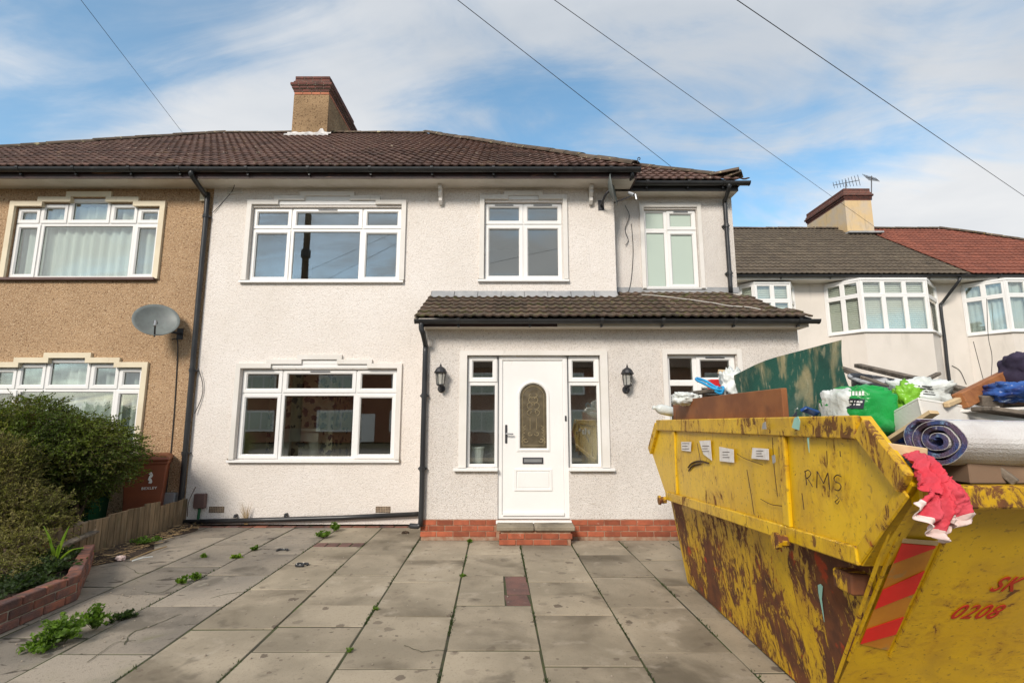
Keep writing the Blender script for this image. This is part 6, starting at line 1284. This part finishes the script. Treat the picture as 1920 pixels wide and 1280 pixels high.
# ================================================================== plants
def leafmesh(rng, origin, dirv, ln, wd, vs, fs, fold=.25):
    d = dirv.normalized(); a = Vector((rng.uniform(-1, 1), rng.uniform(-1, 1), rng.uniform(-1, 1))); s_ = d.cross(a); s_ = s_.normalized() if s_.length > 1e-4 else Vector((1, 0, 0)); n_ = s_.cross(d)
    o = len(vs); mid = origin + d * ln * .45
    vs += [origin, mid + s_ * wd + n_ * wd * fold, origin + d * ln, mid - s_ * wd + n_ * wd * fold]; fs += [(o, o + 1, o + 2), (o, o + 2, o + 3)]
def shrub(name, lab, blobs, nspray, seed, leafm, groupm=None, base=None, ll=.038, lw=.0105, cat='shrub'):
    rng = random.Random(seed); root = thing(name, lab, cat, base)
    vs, fs, tw = [], [], MB(); tot = sum(b[1][0] * b[1][1] * b[1][2] for b in blobs)
    for (c, rad, lean) in blobs:
        c = Vector(c)
        for k in range(int(nspray * rad[0] * rad[1] * rad[2] / tot)):
            while True:
                d = Vector((rng.uniform(-1, 1), rng.uniform(-1, 1), rng.uniform(-1, 1)))
                if .05 < d.length < 1: break
            d.normalize(); q = rng.random() ** .22 * (.93 + .15 * noise.noise(d * 2.3 + c))
            p = c + Vector((d.x * rad[0], d.y * rad[1], d.z * rad[2])) * q
            if p.z < .08: continue
            dr = (Vector((d.x, d.y, d.z * .3)) * .7 + Vector(lean) * .8 + Vector((rng.uniform(-.5, .5), rng.uniform(-.5, .5), rng.uniform(-.4, .5)))).normalized()
            L = rng.uniform(.12, .34); bend = Vector((rng.uniform(-.3, .3), rng.uniform(-.3, .3), rng.uniform(-.5, .05)))
            st_ = p - dr * L * .5; n = int(L / .0135)
            pts = [st_ + dr * L * t_ + bend * L * t_ * t_ * .4 for t_ in (0, .5, 1)]
            tw.tube(pts, [.0028, .002, .001], 3, False)
            for i in range(n):
                t_ = i / n; o_ = st_ + dr * L * t_ + bend * L * t_ * t_ * .4
                sd = dr * .6 + Vector((rng.uniform(-1, 1), rng.uniform(-1, 1), rng.uniform(-.6, 1))) * .9
                leafmesh(rng, o_, sd, ll * rng.uniform(.6, 1.25), lw * rng.uniform(.7, 1.3), vs, fs)
    m = MB(); m.add(vs, fs); me = bpy.data.meshes.new('crown'); me.from_pydata(m.v, [], m.f); me.materials.append(M[leafm]); o = link('crown', me, root); o['kind'] = 'stuff'
    o = tw.build('twigs', 'twig', root); o['kind'] = 'stuff'
    bs = Vector(base)
    for k in range(11):
        b_, r_b, _ = blobs[k % len(blobs)]; e = Vector(b_) + Vector((rng.uniform(-.6, .6) * r_b[0], rng.uniform(-.6, .6) * r_b[1], rng.uniform(-.1, .55) * r_b[2])); s0 = Vector((b_[0], b_[1], bs.z)) + Vector((rng.uniform(-.15, .15), rng.uniform(-.1, .1), 0))
        st = MB(); st.tube(bez([s0, s0.lerp(e, .4) + Vector((rng.uniform(-.1, .1), 0, .1)), e], 4), [.03 - .0027 * i for i in range(9)], 6)
        st.build('trunk', 'twig', root, smooth=True)
    return root
shrub('hedge_shrub', 'large dense dark green shrub in front of the tan house', [((-6.45, 6.85, 1.02), (1.25, .9, .93), (.5, -.1, .05)), ((-7.7, 6.9, 1.05), (1.2, .85, .88), (.3, -.1, .1)), ((-5.70, 6.95, 1.14), (.80, .62, .56), (.5, -.1, -.05))], 13500, 11, 'leaf', base=(-6.4, 6.9, .1), ll=.034, lw=.0085)
shrub('hedge_shrub', 'drier olive and brown shrub at the left edge in front of the hedge', [((-5.95, 6.0, .85), (.55, .45, .68), (.1, -.2, .3)), ((-5.45, 5.95, .5), (.48, .4, .42), (.1, -.2, .2)), ((-5.1, 5.45, .32), (.4, .4, .22), (.1, -.3, .1)), ((-4.75, 4.95, .24), (.30, .35, .10), (.1, -.3, .1))], 3300, 21, 'leafdry', base=(-5.8, 5.9, .1), ll=.03, lw=.006)
def weed(loc, r, h, n, seed, lab, mt='weed', lw=.014, ll=.035, group='weeds in the drive', cat='weed', name='weed'):
    rng = random.Random(seed); vs, fs = [], []; loc = Vector(loc); tw = MB()
    root = thing(name, lab, cat, loc, group)
    for k in range(n):
        a = rng.uniform(0, 2 * math.pi); q = rng.random() ** .6; e = loc + Vector((r * q * math.cos(a), r * q * math.sin(a), h * (rng.uniform(.35, 1)) * (1 - .45 * q)))
        tw.tube([loc + (e - loc) * .12 * Vector((1, 1, 0)).length, loc.lerp(e, .55) + Vector((0, 0, h * .12)), e], .0022, 3, False)
        for i in range(9):
            t_ = .35 + .65 * i / 8; p = loc.lerp(e, t_) + Vector((0, 0, h * .1 * math.sin(t_ * 3.1)))
            leafmesh(rng, p, Vector((rng.uniform(-1, 1), rng.uniform(-1, 1), rng.uniform(-.2, .9))), ll * rng.uniform(.6, 1.3), lw * rng.uniform(.7, 1.3), vs, fs, .3)
    me = bpy.data.meshes.new('leaves'); me.from_pydata([tuple(v) for v in vs], [], fs); me.materials.append(M[mt]); o = link('leaves', me, root); tw.build('stems', mt, root); return root
weed(gr(115, 1205), .18, .23, 70, 1, 'largest bright green weed on the drive near the brick wall')
weed(gr(75, 1218), .13, .07, 30, 31, 'low green weed left of the largest weed at the photo\'s lower left')
weed(gr(178, 1180), .10, .22, 44, 2, 'upright bright green weed next to the end of the brick wall')
weed(gr(228, 1160), .13, .05, 22, 3, 'flat dark green weed patch in a drive joint', 'ivy')
weed(gr(342, 1094), .06, .07, 16, 4, 'small green weed in a joint of the left slabs'); weed(gr(366, 1087), .06, .08, 14, 5, 'small green weed just right of a similar one on the left slabs')
weed(gr(606, 1008), .12, .11, 34, 6, 'rounded green weed near the foot of the white wall'); weed(gr(627, 996), .09, .17, 26, 7, 'taller green weed beside the rounded one at the white wall')
weed(gr(477, 1032), .05, .06, 12, 8, 'tiny green weed beside a black plastic ring'); weed(gr(443, 1046), .07, .04, 12, 9, 'tiny olive weed left of the black plastic rings', 'strap')
weed(gr(868, 1080), .035, .02, 10, 10, 'green tuft in the joint left of the doorstep', ll=.022, lw=.009); weed(gr(881, 1016), .03, .03, 8, 12, 'tiny green tuft by the brick plinth left of the step')
weed(gr(655, 1222), .028, .025, 7, 13, 'small green tuft low in the central joint', ll=.018, lw=.007); weed(gr(703, 1143), .03, .03, 7, 14, 'grassy green tuft in the joint left of the centre', ll=.018, lw=.007)
weed(gr(382, 1044), .03, .03, 8, 15, 'tiny sprig in the left paving near the soil bed')
weed((-4.72, 6.9, .04), .2, .09, 36, 16, 'bright green leafy patch on the soil bed by the fence', group='garden plants')
weed((-4.85, 6.1, .05), .10, .16, 20, 17, 'small yellowish plant at the end of the brick wall', 'strap', group='garden plants')
for k, (x, y, r) in enumerate(((-4.15, 4.2, .22), (-4.2, 4.7, .28), (-4.45, 5.2, .3), (-4.6, 4.6, .3), (-4.2, 3.6, .22), (-4.75, 5.65, .22))):
    weed((x, y, .14), r, .18, 80, 40 + k, ['dark ground cover spilling onto the brick wall at the left edge', 'dark ground cover behind the corner of the brick wall', 'dark ground cover under the strap-leaved plant', 'dark ground cover deep in the garden bed', 'dark ground cover at the lowest left of the garden bed', 'dark ground cover near the fence end of the brick wall'][k], 'ivy', .014, .034, 'garden plants', 'ground cover', 'ground_cover')
# strap leaved plant
sp = thing('strap_leaf_plant', 'yellow-green plant with long strap leaves behind the brick wall', 'plant', gr(103, 1058, .15)); b0 = gr(103, 1058, .15)
for e_ in ((82, 985), (130, 985), (158, 1025), (80, 1038), (112, 1020), (95, 1020)):
    e = at(e_[0], e_[1], b0.y + random.uniform(-.15, .1)); pts = bez([b0, b0.lerp(e, .5) + Vector((0, 0, .05)), e], 6); m = MB(); w = [.003 + .013 * math.sin(math.pi * (.15 + .85 * i / (len(pts) - 1))) for i in range(len(pts))]; vs = []
    for p, q in zip(pts, w): vs += [p - Vector((q, 0, 0)), p + Vector((0, -.004, -.006)), p + Vector((q, 0, 0))]
    m.add(vs, [f for i in range(len(pts) - 1) for f in ((3 * i, 3 * i + 1, 3 * i + 4, 3 * i + 3), (3 * i + 1, 3 * i + 2, 3 * i + 5, 3 * i + 4))]); m.build('leaf', 'strap', sp)
# dry grass tuft against the wall
dg = thing('dry_grass', 'straw-coloured dry grass tuft at the foot of the white wall', 'grass tuft', at(462, 970, YM - .05)); b0 = Vector((at(462, 970, YM - .05).x, YM - .05, .03)); m = MB()
for k in range(40): e = b0 + Vector((random.uniform(-.12, .09), random.uniform(-.06, .02), random.uniform(.12, .36))); m.tube([b0 + Vector((random.uniform(-.03, .03), 0, 0)), b0.lerp(e, .5) + Vector((0, 0, .03)), e], [.003, .002, .0006], 3, False)
m.build('blades', 'straw', dg)
tw_ = MB(); rng = random.Random(3)
tw_.tube(bez([at(351, 968, YM - .15), at(354, 940, YM - .15), at(367, 912, YM - .12)], 5), .006, 5); tag(tw_.build('dry_stem', 'twig'), 'bare brown stem beside the black drainpipe', 'stem')
# debris on the soil bed and the drive
for k, (a, b, r, mt, lab) in enumerate((((245, 1048), (312, 1024), .008, 'straw', 'long thin dry stick at the edge of the soil bed'), ((248, 1051), (286, 1043), .007, 'whitebag', 'white plastic straw lying on the drive'), ((2, 1042), (48, 1056), .012, 'straw', 'dry stick on the garden bed at the left edge'))):
    m = MB(); p, q = gr(*a, .03 if k < 2 else .22), gr(*b, .025 if k < 2 else .22); m.tube([p, p.lerp(q, .5) + Vector((0, 0, .012)), q], r, 6); tag(m.build('stick', mt), lab, 'stick')
a_, b_ = gr(92, 1032, .26), gr(178, 996, .3); beam(a_, b_, .1, .025, 'greywood', 'splintered pale board lying behind the brick wall', 'board', 'splintered_board')
m = MB(); lumps(m, gr(130, 1000, .3) + Vector((0, .2, .0)), (.13, .10, .10), 12.3, .25); tag(m.build('stone', 'vent', smooth=True), 'rounded tan stone in the bed under the shrub', 'stone')
m = MB(); q = gr(85, 1035, .2); m.box(-.04, .04, -.05, .05, -.05, .1); m.v = [tuple(q + Matrix.Rotation(.3, 3, 'Z') @ Vector(v)) for v in m.v]; tag(m.build('brick', 'brick', bevel=.008), 'red broken piece standing in the garden bed', 'brick')
m = MB(); q = gr(226, 1046, .03); lumps(m, q, (.055, .035, .028), 2.8, .35); tag(m.build('crumpled_wrapper', 'whitecloth', smooth=True), 'crumpled pink and white wrapper on the soil bed', 'wrapper')
for px, py, lab in ((566, 1058, 'black plastic ring lying on the slabs, nearer one'), (529, 1031, 'black curved plastic piece on the slabs near the white wall')):
    q = gr(px, py, .012); m = MB(); n = 14 if px == 566 else 9; m.tube([q + Vector((.062 * math.cos(a), .05 * math.sin(a), .004 * math.sin(3 * a))) for a in [2 * math.pi * k / 15 for k in range(n)]], .014, 7); tag(m.build('plastic_ring', 'black', smooth=True), lab, 'plastic ring', 'black plastic pieces on the drive')
m = MB(); q = gr(760, 998, .01); lumps(m, q, (.05, .035, .02), 4.5, .4); tag(m.build('debris', 'soil', smooth=True), 'dark lump of debris by the porch corner', 'debris')
lit = MB(); rng = random.Random(9)
for k in range(420):
    y = rng.uniform(5.8, 8.1); x = XF + .05 + rng.random() * (.5 - .1 * max(0, y - 6.5)); z = .045 + .02 * rng.random(); a = rng.uniform(0, 6.3); L = rng.uniform(.02, .10); lit.tube([(x, y, z), (x + L * math.cos(a), y + L * math.sin(a), z + rng.uniform(-.01, .02))], rng.uniform(.0012, .0032), 4)
o = lit.build('leaf_litter', 'straw'); o['kind'] = 'stuff'; o['label'] = 'scattered twigs and dry litter on the soil bed by the fence'; o['category'] = 'litter'
gt_ = MB(); rng = random.Random(19)
for k in range(420):
    q = Vector((rng.uniform(-4.2, 3.5), rng.uniform(3, 8), .003)); 
    if rng.random() < .25: q = Vector((rng.uniform(-3.9, -3.2), rng.uniform(3.9, 5.2), .003))
    r0 = rng.uniform(.003, .009); gt_.lathe([(r0 * .3, -.002), (r0, .001), (r0 * .7, r0 * .8), (.0005, r0)], 5, Matrix.Translation(q))
o = gt_.build('grit', 'mortar'); o['kind'] = 'stuff'; o['label'] = 'fine scattered grit on the concrete drive'; o['category'] = 'grit'
mo = MB(); vs, fs = [], []; rng = random.Random(29)
for k in range(5200):                # moss and grass in the open joints
    j = rng.choice((3, 4, 5, 6, 6, 7, 7, 8, 8, 9, 10, 10, 11)); y = rng.uniform(2.8, 7.2)
    if noise.noise(Vector((j * 3.1, y * 2.2, 0))) < .08: continue
    x = vline(j, y) + rng.gauss(0, .008); leafmesh(rng, Vector((x, y, -.012)), Vector((rng.uniform(-.7, .7), rng.uniform(-.7, .7), 1)), rng.uniform(.012, .035), .004, vs, fs)
me = bpy.data.meshes.new('joint_moss'); me.from_pydata([tuple(v) for v in vs], [], fs); me.materials.append(M['ivy']); o = link('joint_moss', me); o['kind'] = 'stuff'; o['label'] = 'moss and grass growing in the paving joints'; o['category'] = 'moss'
# ================================================================== overhead wires and the poles they come from
def wire(a, b, lab, sag=.0):
    a, b = Vector(a), Vector(b); m = MB(); m.tube([a.lerp(b, k / 24) - Vector((0, 0, sag * 4 * (k / 24) * (1 - k / 24))) for k in range(25)], .0048, 5); tag(m.build('overhead_wire', 'wire'), lab, 'wire', 'overhead telephone wires')
PA = Vector((-7.6, -1.5, 0)); PB = Vector((-4.5, -7.0, 0))
wire(PB + Vector((0, 0, 9.0)), at(347, 255, 12.75), 'thin overhead wire dropping to the roof left of the chimney')
wire(PA + Vector((0, 0, 6.98)), at(1268, 320, 9.7), 'overhead wire running down to the small side roof')
wire(PA + Vector((0, 0, 6.25)), at(1648, 431, 17.6), 'overhead wire running past the far chimney'); wire(PA + Vector((0, 0, 5.8)), at(2130, 511, 16), 'overhead wire crossing the sky at the upper right')
for P, lab in ((PA, 'brown wooden telegraph pole reflected in the upper left window'), (PB, 'brown wooden telegraph pole standing by the road behind the viewer')):
    t_ = thing('telegraph_pole', lab, 'pole', P); m = MB(); m.tube([P, P + Vector((0, 0, 9.2))], [.16, .11], 12); m.build('shaft', 'twig', t_)
    m = MB(); m.lathe([(.12, 7.5), (.17, 7.55), (.17, 7.8), (.12, 7.85)], 12, Matrix.Translation(P)); m.build('junction_box', 'darksteel', t_)
    for k in range(6): m = MB(); a = k; m.tube([P + Vector((.14 * math.cos(a), .14 * math.sin(a), 5 + k * .35)), P + Vector((.34 * math.cos(a), .34 * math.sin(a), 5 + k * .35))], .012, 6); m.build('step_iron', 'darksteel', t_)
# ================================================================== houses across the road (seen mirrored in the windows)
for k, (x0, lab) in enumerate(((-26.8, 'red brick house added across the road at the far left, darkening a window reflection'), (-15.5, 'red brick house across the road, mirrored in the lower left window'), (-4.2, 'red brick house across the road, mirrored beside the front door'), (7.1, 'red brick house across the road opposite the skip'))):  # leftmost house added so the lower left window mirrors dark brick, not sky
    oh = thing('opposite_house', lab, 'house', (x0 + 5, -22, 0)); x1 = x0 + 10.4; yw = -21.5
    m = MB(); m.box(x0, x1, yw - 6, yw, .02, 5.3); m.build('wall', 'opbrick', oh)
    m = MB(); m.loft([[(x0 - .3, yw + .4, 5.3), (x1 + .3, yw + .4, 5.3), (x1 + .3, yw - 6.4, 5.3), (x0 - .3, yw - 6.4, 5.3)], [(x0 + 2.5, yw - 2.9, 8.0), (x1 - 2.5, yw - 2.9, 8.0), (x1 - 2.5, yw - 3.1, 8.0), (x0 + 2.5, yw - 3.1, 8.0)]]); m.build('roof', 'tile', oh)
    for wx in (1.2, 6.6):
        for wz in (.9, 3.5):
            m = MB(); m.box(x0 + wx - .08, x0 + wx + 2.7, yw + .001, yw + .10, wz - .1, wz + 1.45); w = m.build('window', 'upvc', oh)
            for c in range(3): m = MB(); m.box(x0 + wx + .06 + c * .87, x0 + wx + .82 + c * .87, yw + .101, yw + .115, wz + .05, wz + 1.3); m.build('pane', 'frost', w)
    m = MB(); m.box(x0 + 4.4, x0 + 5.4, yw + .001, yw + .06, .05, 2.1); m.build('door', 'upvc', oh)
